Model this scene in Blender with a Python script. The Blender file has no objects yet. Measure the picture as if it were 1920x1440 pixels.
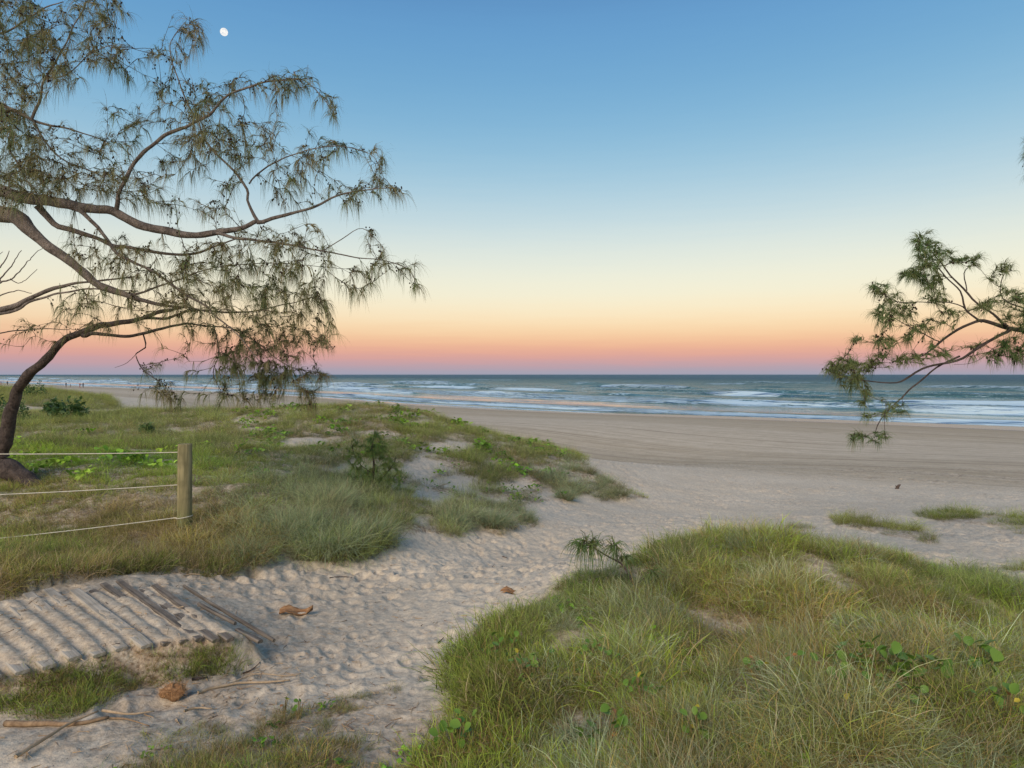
import bpy, math, random
import numpy as np
from mathutils import Vector, Matrix, Euler

random.seed(7)
rng = np.random.default_rng(7)
sc = bpy.context.scene
col = sc.collection
R = math.radians

# ------------------------------------------------------------------ camera
F = 1200.0                      # focal length in pixels of the 1920 wide photograph
CAMZ = 5.0
PITCH = math.atan(18 / F)
cam_d = bpy.data.cameras.new('camera')
cam = bpy.data.objects.new('camera', cam_d)
col.objects.link(cam)
cam.location = (0, 0, CAMZ)
cam.rotation_euler = (math.pi / 2 - PITCH, 0, 0)
cam_d.sensor_width = 36
cam_d.lens = 36 * F / 1920
cam_d.clip_start = 0.05
cam_d.clip_end = 60000
sc.camera = cam

# ------------------------------------------------------------------ world and light
world = bpy.data.worlds.new('World')
sc.world = world
world.use_nodes = True
wn, wl = world.node_tree.nodes, world.node_tree.links
wn.clear()


def lin(c):
    c = [v / 255 for v in c]
    return tuple(v / 12.92 if v <= 0.04045 else ((v + 0.055) / 1.055) ** 2.4 for v in c)


SKY = [  # (photo row, colour seen there)
    (706, (156, 160, 178)), (696, (168, 162, 176)), (686, (185, 163, 172)), (674, (208, 165, 163)),
    (660, (226, 173, 156)), (643, (239, 190, 157)), (620, (246, 213, 172)), (590, (249, 230, 195)),
    (550, (243, 239, 214)), (490, (229, 234, 221)), (415, (197, 218, 224)), (320, (158, 197, 219)), (220, (130, 179, 212)),
    (110, (111, 163, 204)), (0, (100, 152, 199)), (-1400, (70, 108, 158))]
SKY_OFF = [(-1400, (.03, .04, .035)), (0, (.04, .048, .038)), (320, (.07, .084, .083)), (465, (.085, .11, .094)), (570, (.115, .13, .085)), (652, (.134, .123, .05)), (696, (.06, .033, 0)), (706, (.03, .02, 0))]
tc = wn.new('ShaderNodeTexCoord')
nrm = wn.new('ShaderNodeVectorMath'); nrm.operation = 'NORMALIZE'
sep = wn.new('ShaderNodeSeparateXYZ')
ramp = wn.new('ShaderNodeValToRGB')
wl.new(tc.outputs['Generated'], nrm.inputs[0])
wl.new(nrm.outputs[0], sep.inputs[0])
# thin streaks of cloud low over the horizon
mpw = wn.new('ShaderNodeMapping'); mpw.inputs['Scale'].default_value = (7, 7, 130)
nzw = wn.new('ShaderNodeTexNoise'); nzw.inputs['Scale'].default_value = 1.3; nzw.inputs['Detail'].default_value = 4
wl.new(nrm.outputs[0], mpw.inputs[0]); wl.new(mpw.outputs[0], nzw.inputs[0])
m1 = wn.new('ShaderNodeMath'); m1.operation = 'MULTIPLY_ADD'
m1.inputs[1].default_value = 0.010; m1.inputs[2].default_value = -0.005
wl.new(nzw.outputs['Fac'], m1.inputs[0])
m2 = wn.new('ShaderNodeMath'); m2.operation = 'ADD'
wl.new(sep.outputs['Z'], m2.inputs[0]); wl.new(m1.outputs[0], m2.inputs[1])
wl.new(m2.outputs[0], ramp.inputs[0])
els = ramp.color_ramp.elements
ramp.color_ramp.interpolation = 'B_SPLINE'
for i, (row, c) in enumerate(SKY):
    h = (702 - row) / F * 0.98
    p = max(0.0, h / math.sqrt(1 + h * h))
    e = els[i] if i < 2 else els.new(min(p, 1))
    e.position = min(p, 1)
    off = [np.interp(row, [q[0] for q in SKY_OFF], [q[1][k] for q in SKY_OFF]) for k in range(3)]   # what the sky texture adds
    e.color = (*[max(.01, a - b) for a, b in zip(lin(c), off)], 1)
sky = wn.new('ShaderNodeTexSky')
sky.sky_type = 'NISHITA'; sky.sun_disc = False
sky.sun_elevation = R(3); sky.sun_rotation = R(200)
bg1 = wn.new('ShaderNodeBackground'); bg1.inputs['Strength'].default_value = 1.0
bg2 = wn.new('ShaderNodeBackground'); bg2.inputs['Strength'].default_value = 0.05
addw = wn.new('ShaderNodeAddShader'); ow = wn.new('ShaderNodeOutputWorld')
wl.new(ramp.outputs[0], bg1.inputs['Color']); wl.new(sky.outputs[0], bg2.inputs['Color'])
wl.new(bg1.outputs[0], addw.inputs[0]); wl.new(bg2.outputs[0], addw.inputs[1])
wl.new(addw.outputs[0], ow.inputs['Surface'])

sun_d = bpy.data.lights.new('sun', 'SUN')
sun_d.energy = 3.1
sun_d.angle = R(34)
sun_d.color = (1.0, 0.83, 0.66)
sun = bpy.data.objects.new('sun', sun_d)
col.objects.link(sun)
sun.rotation_euler = (R(57), 0, R(-24))

sc.view_settings.view_transform = 'Standard'
sc.view_settings.look = 'None'
sc.view_settings.exposure = 0.0
sc.view_settings.gamma = 1.0
sc.view_settings.use_curve_mapping = False
sc.cycles.max_bounces = 5
sc.cycles.diffuse_bounces = 3
sc.cycles.caustics_reflective = False
sc.cycles.caustics_refractive = False
sc.cycles.transparent_max_bounces = 8


# ------------------------------------------------------------------ helpers
def tag(o, label=None, cat=None, group=None, kind=None):
    if label: o['label'] = label
    if cat: o['category'] = cat
    if group: o['group'] = group
    if kind: o['kind'] = kind
    return o


def P(px, py, d):
    """a point seen at pixel (px, py) of the photograph, d metres ahead"""
    u = (px - 960) / F; v = (720 - py) / F
    y = math.cos(PITCH) + v * math.sin(PITCH)
    z = -math.sin(PITCH) + v * math.cos(PITCH)
    return Vector((u * d / y, d, CAMZ + z * d / y))


def proj(x, y, z):
    dz = z - CAMZ
    c, s = math.cos(PITCH), math.sin(PITCH)
    yy = y * c - dz * s
    zz = y * s + dz * c
    yy = np.maximum(yy, 0.05)
    return 960 + F * x / yy, 720 - F * zz / yy


def mesh_np(name, verts, faces, mat=None, smooth=True, parent=None, link=True):
    """faces: (n,3) or (n,4) array"""
    me = bpy.data.meshes.new(name)
    verts = np.asarray(verts, dtype=np.float32); faces = np.asarray(faces, dtype=np.int32)
    me.vertices.add(len(verts)); me.vertices.foreach_set('co', verts.ravel())
    n, k = faces.shape
    me.loops.add(n * k); me.loops.foreach_set('vertex_index', faces.ravel())
    me.polygons.add(n)
    me.polygons.foreach_set('loop_start', np.arange(0, n * k, k, dtype=np.int32))
    me.polygons.foreach_set('loop_total', np.full(n, k, dtype=np.int32))
    me.polygons.foreach_set('use_smooth', np.full(n, smooth))
    me.update(calc_edges=True)
    if mat: me.materials.append(mat)
    o = bpy.data.objects.new(name, me)
    if link: col.objects.link(o)
    if parent: o.parent = parent
    return o


def attr(o, name, vals, typ='FLOAT', dom='POINT'):
    a = o.data.attributes.new(name, typ, dom)
    vals = np.asarray(vals, dtype=np.float32)
    a.data.foreach_set({'FLOAT': 'value', 'FLOAT_VECTOR': 'vector', 'FLOAT_COLOR': 'color'}[typ], vals.ravel())


def empty(name, loc, rz=0):
    o = bpy.data.objects.new(name, None)
    o.empty_display_size = 0.2
    col.objects.link(o); o.location = loc; o.rotation_euler.z = rz
    return o


# numpy noise
_perm = rng.permutation(512).astype(np.int64)
_g = rng.normal(size=(512, 2)); _g /= np.linalg.norm(_g, axis=1)[:, None]


def _h(i, j): return _perm[(_perm[i & 511] + j) & 511]


def perlin(x, y):
    xi = np.floor(x).astype(np.int64); yi = np.floor(y).astype(np.int64)
    fx = x - xi; fy = y - yi
    u = fx * fx * fx * (fx * (fx * 6 - 15) + 10); v = fy * fy * fy * (fy * (fy * 6 - 15) + 10)

    def g(i, j, dx, dy):
        k = _g[_h(xi + i, yi + j)]
        return k[..., 0] * dx + k[..., 1] * dy
    a = g(0, 0, fx, fy); b = g(1, 0, fx - 1, fy); c = g(0, 1, fx, fy - 1); d = g(1, 1, fx - 1, fy - 1)
    return (a + (b - a) * u) * (1 - v) + (c + (d - c) * u) * v


def fbm(x, y, o=4):
    s = 0; a = 1; f = 1
    for _ in range(o):
        s = s + a * perlin(x * f + 17.3 * _, y * f - 9.1 * _); a *= .5; f *= 2.03
    return s


def dimples(x, y, cell):
    """footprint like hollows with a pushed-up rim, about one per cell"""
    gx = x / cell; gy = y / cell
    xi = np.floor(gx).astype(np.int64); yi = np.floor(gy).astype(np.int64)
    out = np.zeros_like(x)
    for i in (-1, 0, 1):
        for j in (-1, 0, 1):
            h = _h(xi + i, yi + j)
            cx = xi + i + .5 + .42 * np.sin(h * 12.9); cy = yi + j + .5 + .42 * np.cos(h * 7.7)
            a = h * 2.4; st = .75 + .35 * np.sin(h * 3.3); dep = .55 + .45 * np.sin(h * 5.1)
            dx = (gx - cx); dy = (gy - cy)
            p = (dx * np.cos(a) + dy * np.sin(a)) / 1.4; q = (-dx * np.sin(a) + dy * np.cos(a)) * 1.35
            r = np.sqrt(p * p + q * q) / (.45 * st)
            out += dep * (-np.exp(-(r ** 2) * 1.3) + .45 * np.exp(-((r - 1.25) ** 2) * 9))
    return out


def sstep(a, b, x):
    t = np.clip((x - a) / (b - a), 0, 1)
    return t * t * (3 - 2 * t)


# ------------------------------------------------------------------ lie of the land
SHX = np.array([-6000, -800, -294, -141, -80, -46, -22, -2, 17, 44, 90, 300, 3000], float)
SHY = np.array([5200, 830, 368, 232, 176, 143, 112, 92, 74.5, 55.5, 30, -90, -1800], float)


def shore_y(x):
    return (np.interp(x - 6, SHX, SHY) + np.interp(x, SHX, SHY) * 2 + np.interp(x + 6, SHX, SHY)) / 4


def shore_s(x, y): return (y - shore_y(x)) * .72


GS = [-4000, -400, -90, -62, -57, -53, -45, -37, -20, -8, 0, 6, 30, 200, 2000]
GZ = [9, 4.2, 3.5, 3.3, 3.0, 2.4, 1.85, 1.35, .75, .3, .03, -.15, -1.2, -5, -20]
CTRL = [  # (photo x, photo y, metres ahead, height to subtract for grass on it)
    # the path
    (500, 1430, 2.7, 0), (600, 1300, 3.5, 0), (650, 1200, 4.46, 0), (700, 1100, 6.0, 0), (900, 1030, 8.4, 0),
    (1100, 960, 12.6, 0), (1250, 925, 16, 0), (1200, 870, 23, 0), (1400, 870, 27, 0), (1700, 870, 25.5, 0),
    (1900, 880, 23, 0), (1500, 820, 40, 0), (1000, 800, 44, 0), (1500, 960, 12.8, 0), (1800, 1000, 10.2, 0), (1920, 1060, 8.0, 0),
    (1750, 940, 14.3, 0), (1250, 1000, 9.6, 0), (100, 1430, 2.75, 0), (350, 1330, 3.3, 0), (480, 1240, 4.0, 0), (520, 1130, 5.3, 0),
    # mound at the right
    (1000, 1122, 4.9, 0), (1200, 1064, 5.3, 0), (1400, 1018, 6.0, 0), (1600, 1050, 5.9, 0), (1800, 1090, 5.6, 0),
    (1920, 1135, 5.2, 0), (1400, 1200, 3.95, 0), (1200, 1350, 2.95, 0), (1700, 1250, 3.4, 0), (1500, 1440, 2.4, 0),
    (1900, 1400, 2.6, 0), (830, 1300, 3.45, 0), (850, 1440, 2.78, 0), (885, 1225, 4.1, 0), (1400, 1048, 8, 0), (1700, 1060, 7.6, 0),
    (1100, 1060, 6.9, 0), (2200, 1200, 5.0, 0), (2200, 1050, 8, 0),
    # left bank and dune field
    (345, 1003, 7.0, 0), (0, 1000, 7.5, 0), (-300, 1000, 7.5, 0), (230, 1095, 4.95, 0), (430, 1095, 5.6, 0), (600, 1052, 6.75, 0), (590, 985, 7.5, 0),
    (560, 930, 8.8, 0), (500, 900, 10, 0), (300, 850, 13, 0), (0, 850, 13, 0), (100, 900, 9.8, 0), (500, 800, 19, 0), (200, 800, 19, 0), (650, 850, 14.5, 0),
    (780, 985, 8.6, 0), (920, 990, 9.6, 0), (980, 960, 11.3, 0), (850, 900, 13.3, 0), (850, 840, 16.5, 0), (690, 759, 24, .12), (600, 768, 25, .12), (530, 778, 26, .1), (780, 772, 24, .15), (860, 790, 22, .15),
    (960, 822, 20, .2), (1080, 860, 18, .15), (1130, 935, 14.0, .05), (1010, 900, 14.8, 0), (450, 782, 28, .1), (300, 780, 29, .1), (-200, 775, 29, 0),
    (660, 770, 33, 1.3), (860, 800, 30, 1.0), (1050, 840, 26, .5), (250, 772, 42, .9), (450, 775, 42, 1.0),
    # far dune
    (100, 731, 62, .2), (0, 733, 62, .2), (-200, 733, 62, .2), (180, 742, 60, .3), (240, 770, 52, 0), (120, 770, 45, 0), (0, 765, 45, 0), (300, 762, 62, 0)]


def _uv(x, y):
    yy = np.maximum(y, 0.35 * np.hypot(x, y) + .01)
    return np.stack([np.clip(x / yy, -1.9, 1.9), np.log(np.maximum(yy, .4)) * 1.1], -1)


def G(x, y): return np.interp(shore_s(x, y), GS, GZ)


_c = np.array([P(a, b, d) - Vector((0, 0, g)) for a, b, d, g in CTRL])
_cu = _uv(_c[:, 0], _c[:, 1])
LEN = .55


def _k(a, b):
    r = np.sqrt(((a[..., None, :] - b) ** 2).sum(-1)) * 1.732 / LEN
    return (1 + r) * np.exp(-r)


_w = np.linalg.solve(_k(_cu, _cu) + 2e-3 * np.eye(len(_c)), _c[:, 2] - G(_c[:, 0], _c[:, 1]))


def in_poly(px, py, poly):
    n = len(poly); c = np.zeros(np.shape(px), bool); j = n - 1
    for i in range(n):
        xi, yi = poly[i]; xj, yj = poly[j]
        if yi != yj:
            c ^= ((yi > py) != (yj > py)) & (px < (xj - xi) * (py - yi) / (yj - yi) + xi)
        j = i
    return c


# boardwalk: near ends of the boards, as seen, all about 1.6 m below the eye
ENDS = [(-130, 1290), (-72, 1281), (-12, 1270), (43, 1260), (90, 1247), (140, 1236), (190, 1230), (232, 1220), (273, 1212), (310, 1204), (342, 1199), (372, 1197), (403, 1199), (436, 1200)]
BZ = CAMZ - 1.60


def on_z(px, py, z):
    v = P(px, py, 1.0); d = (CAMZ - z) / (CAMZ - v.z)
    return P(px, py, d)


B_N = [on_z(a, b, BZ) for a, b in ENDS]
B_D = []
for i in range(len(ENDS)):
    a = R(143 - 6.5 * i / (len(ENDS) - 1))
    B_D.append(Vector((math.cos(a), math.sin(a), 0)))
_bw0, _bw1 = B_N[0], B_N[-1]
_ax = (_bw1 - _bw0).normalized(); _bd = Vector((math.cos(R(139)), math.sin(R(139)), 0))
_M = np.linalg.inv(np.array([[_ax.x, _bd.x], [_ax.y, _bd.y]]))


def base_h(x, y):
    """height of the ground without footprints"""
    z = G(x, y)
    sh = np.shape(z)
    q = _uv(x, y).reshape(-1, 2)
    out = np.empty(len(q))
    for i in range(0, len(q), 60000):
        out[i:i + 60000] = _k(q[i:i + 60000], _cu) @ _w
    z = z + out.reshape(sh) * sstep(-.5, .3, y / (np.hypot(x, y) + 1e-6))
    return z


def board_ridge(x, y):
    m = np.zeros(np.shape(x)); near = (y < 7) & (y > 2.5) & (x < 0) & (x > -8)
    if near.any():
        xx, yy = x[near], y[near]; q = np.zeros(len(xx))
        for n_, d_ in zip(B_N, B_D):
            t = (xx - n_.x) * d_.x + (yy - n_.y) * d_.y
            dist = np.abs((xx - n_.x) * d_.y - (yy - n_.y) * d_.x)
            q = np.maximum(q, np.exp(-(dist / .036) ** 4) * (t > -.05))
        m[near] = q
    return m


def board_mask(x, y):
    dx = x - _bw0.x; dy = y - _bw0.y
    a = _M[0, 0] * dx + _M[0, 1] * dy; b = _M[1, 0] * dx + _M[1, 1] * dy
    L = (_bw1 - _bw0).length
    return a, b, L


# sandy hollows seen inside the vegetated dune (photo x, y, half width, half height)
BARE = [(575, 828, 50, 9), (470, 792, 50, 4), (845, 838, 50, 11), (790, 880, 42, 20), (850, 905, 55, 14), (820, 930, 60, 9), (660, 876, 38, 8), (615, 884, 36, 6),
        (960, 912, 48, 10), (150, 772, 70, 5), (1010, 880, 30, 7), (40, 973, 20, 5), (120, 988, 35, 4), (60, 1062, 20, 4), (790, 790, 30, 4), (1090, 900, 36, 4), (740, 815, 30, 3), (1030, 930, 30, 6)]
LEFTV = [(-700, 1400), (-700, 1150), (0, 1122), (120, 1092), (260, 1070), (400, 1080), (455, 1068), (520, 1050), (640, 1052), (700, 1035), (745, 1004), (800, 996), (850, 1006), (940, 1002), (1006, 985), (975, 950),
         (1030, 938), (1120, 948), (1215, 932), (1150, 905), (1105, 875), (1080, 848), (960, 808), (860, 782), (780, 764), (690, 748), (600, 756), (300, 768), (180, 775), (0, 768), (-700, 768)]
RIGHTV = [(700, 2300), (800, 1440), (835, 1380), (868, 1300), (858, 1245), (900, 1205), (990, 1140), (1060, 1090), (1200, 1050), (1300, 1020), (1400, 990), (1500, 1010), (1640, 1040), (1800, 1070), (1920, 1105), (2600, 1220), (2600, 2300)]
FRONTV = [(180, 1460), (320, 1365), (470, 1345), (600, 1330), (745, 1285), (765, 1300), (640, 1350), (600, 1385), (840, 1400), (820, 1460), (700, 1700), (0, 1700)]
UNDERV = [(-300, 1305), (0, 1272), (60, 1264), (140, 1242), (230, 1216), (340, 1200), (430, 1202), (445, 1232), (380, 1262), (300, 1280), (200, 1310), (130, 1345), (60, 1330), (0, 1325), (-300, 1400)]
STRIPS = [[(1555, 966), (1620, 970), (1700, 986), (1758, 1004), (1742, 1018), (1660, 1003), (1570, 984)],
          [(1715, 963), (1760, 955), (1830, 962), (1920, 968), (2300, 985), (2300, 1000), (1920, 990), (1850, 984), (1760, 978)],
          [(1420, 962), (1470, 966), (1530, 988), (1500, 998), (1450, 982)], [(1860, 1062), (1990, 1058), (1990, 1075), (1880, 1072)], [(1885, 985), (1930, 990), (1930, 1010), (1900, 1005)]]
FARV = [(-700, 742), (-100, 726), (0, 726), (90, 724), (150, 730), (200, 742), (235, 768), (150, 768), (60, 762), (-700, 770)]


def veg(px, py, d, x, y):
    """how much vegetation stands at a ground point, 0..1"""
    v = np.zeros(np.shape(px))
    n1 = fbm(x * .9, y * .9, 3); n2 = fbm(x * .28 + 5, y * .28, 3)
    m = in_poly(px, py, LEFTV) & (d < 38) & (d > 3.9)
    dens = np.where(d > 11.5, np.clip(.80 + 1.1 * n1 + .5 * n2, 0, 1), np.clip(.95 + .6 * n1, .25, 1))
    dens = np.where((px > 720) & (d < 12.5), np.clip(.62 + 1.8 * fbm(x * 1.5 + 9, y * 1.5, 2), 0, 1), dens)
    v = np.where(m, dens, v)
    for a, b, w, h in BARE:
        e = np.sqrt(((px - a) / w) ** 2 + ((py - b) / h) ** 2) + .35 * n1
        v = v * np.where(e < 3, sstep(.75, 1.15, e), 1)
    m = in_poly(px, py, RIGHTV) & (d < 9.5)
    v = np.where(m, np.clip(.90 + .8 * fbm(x * 1.9 + 70, y * 1.9, 2) + .3 * n1, .4, 1), v)
    m = in_poly(px, py, FRONTV) & (d < 4.5)
    v = np.where(m, np.clip(.55 + 1.2 * n1, 0, .9), v)
    m = in_poly(px, py, UNDERV) & (d < 5)
    v = np.where(m, np.clip(1.0 + .6 * n1, .3, 1), v)
    for k, s_ in enumerate(STRIPS):
        v = np.where(in_poly(px, py, s_) & (d > 6), np.clip((.62, .55, .18, .15, .2)[k] + .6 * n1, 0, 1), v)
    m = in_poly(px, py, FARV) & (d > 40) & (d < 90)
    v = np.where(m, np.clip(.85 + .5 * n2, 0, 1), v)
    return v


def H(x, y, detail=True):
    x = np.asarray(x, float); y = np.asarray(y, float)
    z = base_h(x, y)
    r = np.hypot(x, y)
    s = shore_s(x, y)
    dune = sstep(-38, -56, s)
    z = z + dune * fbm(x * .55, y * .55, 3) * .07 * sstep(0.5, 4, r)
    z = z + dune * fbm(x * .045, y * .045, 3) * 1.6 * sstep(60, 140, r)
    z = z + dune * sstep(1.5, 3, r) * sstep(60, 20, r) * np.where((y < 4.6) & (proj(x, y, z)[0] < 830), 0, veg(*proj(x, y, z), y, x, y)) * (.05 + .075 * fbm(x * 1.5 + 3, y * 1.5, 2))
    # small hummocks that carry the sparse tufts on the right
    px, py = proj(x, y, z)
    # boards: sand lies level with them and drops away past their near ends
    a, b, L = board_mask(x, y)
    wob = .05 * perlin(x * 3, y * 3)
    inb = sstep(-1.2, -.9, a) * sstep(L + .32, L + .05, a) * sstep(-.02, .16, b + wob) * sstep(1.75, 1.35, b)
    top = BZ - .004 + .016 * perlin(x * 3.1, y * 3.1) + .010 * perlin(x * 9, y * 9) + .023 * sstep(.07, .30, b) * (1 - .85 * sstep(L * .6, L * .85, a)) + .016 * board_ridge(x, y)
    z = z * (1 - inb) + top * inb
    low = sstep(-1.5, -1.2, a) * sstep(L + .3, L, a) * sstep(.16, -.02, b + wob) * sstep(-.75, -.25, b)
    z = z * (1 - low) + np.minimum(z, BZ - .14 + .03 * perlin(x * 3, y * 3)) * low
    if detail:
        foot = sstep(-30, -45, s) * (1 - .9 * inb) * sstep(70, 25, r)
        vg = veg(px, py, y, x, y)
        foot = foot * (1 - .7 * np.clip(vg * 1.5, 0, 1) * np.where((y < 4.6) & (px < 830), .15, 1))
        w = .85 + 1.3 * perlin(x * .55, y * .55)
        z = z + foot * ((dimples(x + .1 * perlin(x * 2, y * 2), y, .25) + .8 * dimples(x + 11.3, y - 7.7, .19)) * .031 + dimples(x + 31, y + 17, .17) * .024 + fbm(x * 2.3, y * 2.3, 3) * .018 + fbm(x * 7, y * 7, 2) * .008) * np.clip(w, .3, 1.35)
        z = z + sstep(-15, -30, s) * (1 - foot) * sstep(120, 40, r) * fbm(x * 1.1, y * 1.1, 3) * .012
    return z


def Hp(x, y): return float(H(np.array([x]), np.array([y]))[0])


def ground_at(px, py, dmin=1.5, dmax=400):
    """where the ground is seen at pixel (px, py)"""
    d = np.exp(np.linspace(math.log(dmin), math.log(dmax), 1500))
    v = P(px, py, 1.0)
    x = v.x * d; z = CAMZ + (v.z - CAMZ) * d
    h = H(x, d)
    k = np.argmax(z < h)
    return Vector((x[k], d[k], h[k]))


# ------------------------------------------------------------------ material helpers
class NT:
    def __init__(s, name):
        s.m = bpy.data.materials.new(name); s.m.use_nodes = True
        s.n = s.m.node_tree.nodes; s.l = s.m.node_tree.links
        s.n.clear()
        s.out = s.n.new('ShaderNodeOutputMaterial')
        s.b = s.n.new('ShaderNodeBsdfPrincipled')
        s.l.new(s.b.outputs[0], s.out.inputs['Surface'])

    def _in(s, sock, v):
        if v is None: return
        if hasattr(v, 'is_output'): s.l.new(v, sock)
        else: sock.default_value = v

    def math(s, op, a, b=None, c=None, clamp=False):
        n = s.n.new('ShaderNodeMath'); n.operation = op; n.use_clamp = clamp
        s._in(n.inputs[0], a); s._in(n.inputs[1], b)
        if c is not None: s._in(n.inputs[2], c)
        return n.outputs[0]

    def ss(s, v, a, b):
        n = s.n.new('ShaderNodeMapRange'); n.interpolation_type = 'SMOOTHSTEP'
        s._in(n.inputs['Value'], v); n.inputs['From Min'].default_value = a; n.inputs['From Max'].default_value = b
        return n.outputs[0]

    def mix(s, f, a, b, blend='MIX'):
        n = s.n.new('ShaderNodeMix'); n.data_type = 'RGBA'; n.blend_type = blend
        s._in(n.inputs[0], f)
        s._in(n.inputs[6], (*a, 1) if isinstance(a, tuple) and len(a) == 3 else a)
        s._in(n.inputs[7], (*b, 1) if isinstance(b, tuple) and len(b) == 3 else b)
        return n.outputs[2]

    def noise(s, vec, scale, detail=3, rough=.5, dist=0):
        n = s.n.new('ShaderNodeTexNoise'); n.inputs['Scale'].default_value = scale
        n.inputs['Detail'].default_value = detail; n.inputs['Roughness'].default_value = rough
        n.inputs['Distortion'].default_value = dist
        if vec is not None: s.l.new(vec, n.inputs['Vector'])
        return n.outputs['Fac']

    def mapping(s, vec, scale, loc=(0, 0, 0), rot=(0, 0, 0)):
        n = s.n.new('ShaderNodeMapping'); n.inputs['Scale'].default_value = scale; n.inputs['Location'].default_value = loc
        n.inputs['Rotation'].default_value = rot
        s.l.new(vec, n.inputs[0]); return n.outputs[0]

    def coord(s, k='Object'):
        return s.n.new('ShaderNodeTexCoord').outputs[k]

    def at(s, name, out='Fac', typ='GEOMETRY'):
        n = s.n.new('ShaderNodeAttribute'); n.attribute_name = name; n.attribute_type = typ
        return n.outputs[out]

    def bump(s, h, strength, dist, prev=None):
        n = s.n.new('ShaderNodeBump'); n.inputs['Strength'].default_value = strength; n.inputs['Distance'].default_value = dist
        s.l.new(h, n.inputs['Height'])
        if prev is not None: s.l.new(prev, n.inputs['Normal'])
        return n.outputs[0]

    def set(s, **k):
        for a, v in k.items():
            s._in(s.b.inputs[a.replace('_', ' ')], (*v, 1) if isinstance(v, tuple) and len(v) == 3 else v)
        return s.m

    def translucent(s, colr, fac):
        t = s.n.new('ShaderNodeBsdfTranslucent'); s._in(t.inputs[0], colr)
        mx = s.n.new('ShaderNodeMixShader'); mx.inputs[0].default_value = fac
        s.l.new(s.b.outputs[0], mx.inputs[1]); s.l.new(t.outputs[0], mx.inputs[2])
        s.l.new(mx.outputs[0], s.out.inputs['Surface'])


# ------------------------------------------------------------------ ground
def make_sand_mat():
    m = NT('sand')
    ob = m.coord('Object')
    ts = m.at('shore', 'Vector')            # (along shore, seaward, 0)
    sepn = m.n.new('ShaderNodeSeparateXYZ'); m.l.new(ts, sepn.inputs[0])
    s_ = sepn.outputs['Y']
    # bands lying along the beach
    wob = m.noise(m.mapping(ts, (.04, .06, 0)), 1, 2)
    sw = m.math('MULTIPLY_ADD', wob, 5.0, s_)
    cmb = m.n.new('ShaderNodeCombineXYZ'); m._in(cmb.inputs[0], sw)
    band = m.noise(m.mapping(cmb.outputs[0], (.42, 0, 0)), 1, 4, .65)
    streak = m.noise(m.mapping(ts, (.05, 1.3, 0)), 1, 4, .6)
    nb = m.noise(ob, .8, 5, .6)
    nf = m.noise(ob, 26, 5, .65)
    pale = m.mix(m.ss(nb, .35, .7), (.60, .515, .385), (.67, .58, .44))
    tan = m.mix(m.ss(nb, .3, .7), (.41, .335, .22), (.48, .395, .27))
    beachf = m.ss(s_, -45.5, -42)
    bandf = m.ss(m.math('MULTIPLY_ADD', streak, .35, band), .55, .75)
    swb = m.math('MULTIPLY_ADD', streak, 3.0, s_)
    pz = m.math('MULTIPLY', m.ss(swb, -32.5, -31), m.ss(swb, -18.5, -20))
    bandf = m.math('MAXIMUM', m.math('MULTIPLY', bandf, .55), m.math('MULTIPLY', pz, .9))
    tanf = m.math('MULTIPLY', beachf, m.math('MULTIPLY_ADD', m.math('SUBTRACT', 1.0, bandf), .75, .25))
    c = m.mix(tanf, pale, tan)
    # wheel tracks and drift lines along the beach
    trk = m.noise(m.mapping(ts, (.012, 2.6, 0)), 1, 2, .5)
    line = m.math('SUBTRACT', m.ss(trk, .50, .53), m.ss(trk, .53, .56))
    c = m.mix(m.math('MULTIPLY', m.math('MULTIPLY', line, beachf), .8), c, (.27, .215, .15))
    step = m.noise(m.mapping(ts, (1.6, 2.4, 0)), 1, 3, .6)
    c = m.mix(m.math('MULTIPLY', m.math('MULTIPLY', m.ss(step, .54, .66), beachf), .30), c, (.28, .225, .16))
    # darker seaward, then wet
    damp = m.ss(s_, -15, -4)
    c = m.mix(m.math('MULTIPLY', damp, .75), c, (.40, .32, .21))
    wet = m.ss(m.math('MULTIPLY_ADD', wob, 3.0, s_), -2.6, -.6)
    c = m.mix(wet, c, (.16, .125, .10))
    # grains, shell grit and litter under plants
    c = m.mix(m.ss(nf, .35, .75), c, m.mix(.5, c, (.25, .2, .16)))
    lit = m.at('litter')
    ln = m.noise(ob, 14, 6, .7)
    litf = m.math('MULTIPLY', m.ss(ln, .30, .62), lit, clamp=True)
    c = m.mix(litf, c, m.mix(m.ss(m.noise(ob, 50, 3), .4, .6), (.15, .105, .065), (.33, .25, .17)))
    spk = m.ss(m.noise(ob, 75, 2, .5), .69, .73)
    c = m.mix(m.math('MULTIPLY', spk, .75), c, (.10, .07, .05))
    rough = m.math('SUBTRACT', .92, m.math('MULTIPLY', wet, .66))
    b1 = m.bump(m.noise(ob, 9, 5, .6), .7, .035)
    b2 = m.bump(nf, .5, .01, b1)
    # no grit on the wet sheen
    geo = m.n.new('ShaderNodeNewGeometry')
    mv = m.n.new('ShaderNodeMix'); mv.data_type = 'VECTOR'
    m.l.new(wet, mv.inputs[0]); m.l.new(b2, mv.inputs[4]); m.l.new(geo.outputs['Normal'], mv.inputs[5])
    return m.set(Base_Color=c, Roughness=rough, Normal=mv.outputs[1], Specular_IOR_Level=.25)


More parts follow.
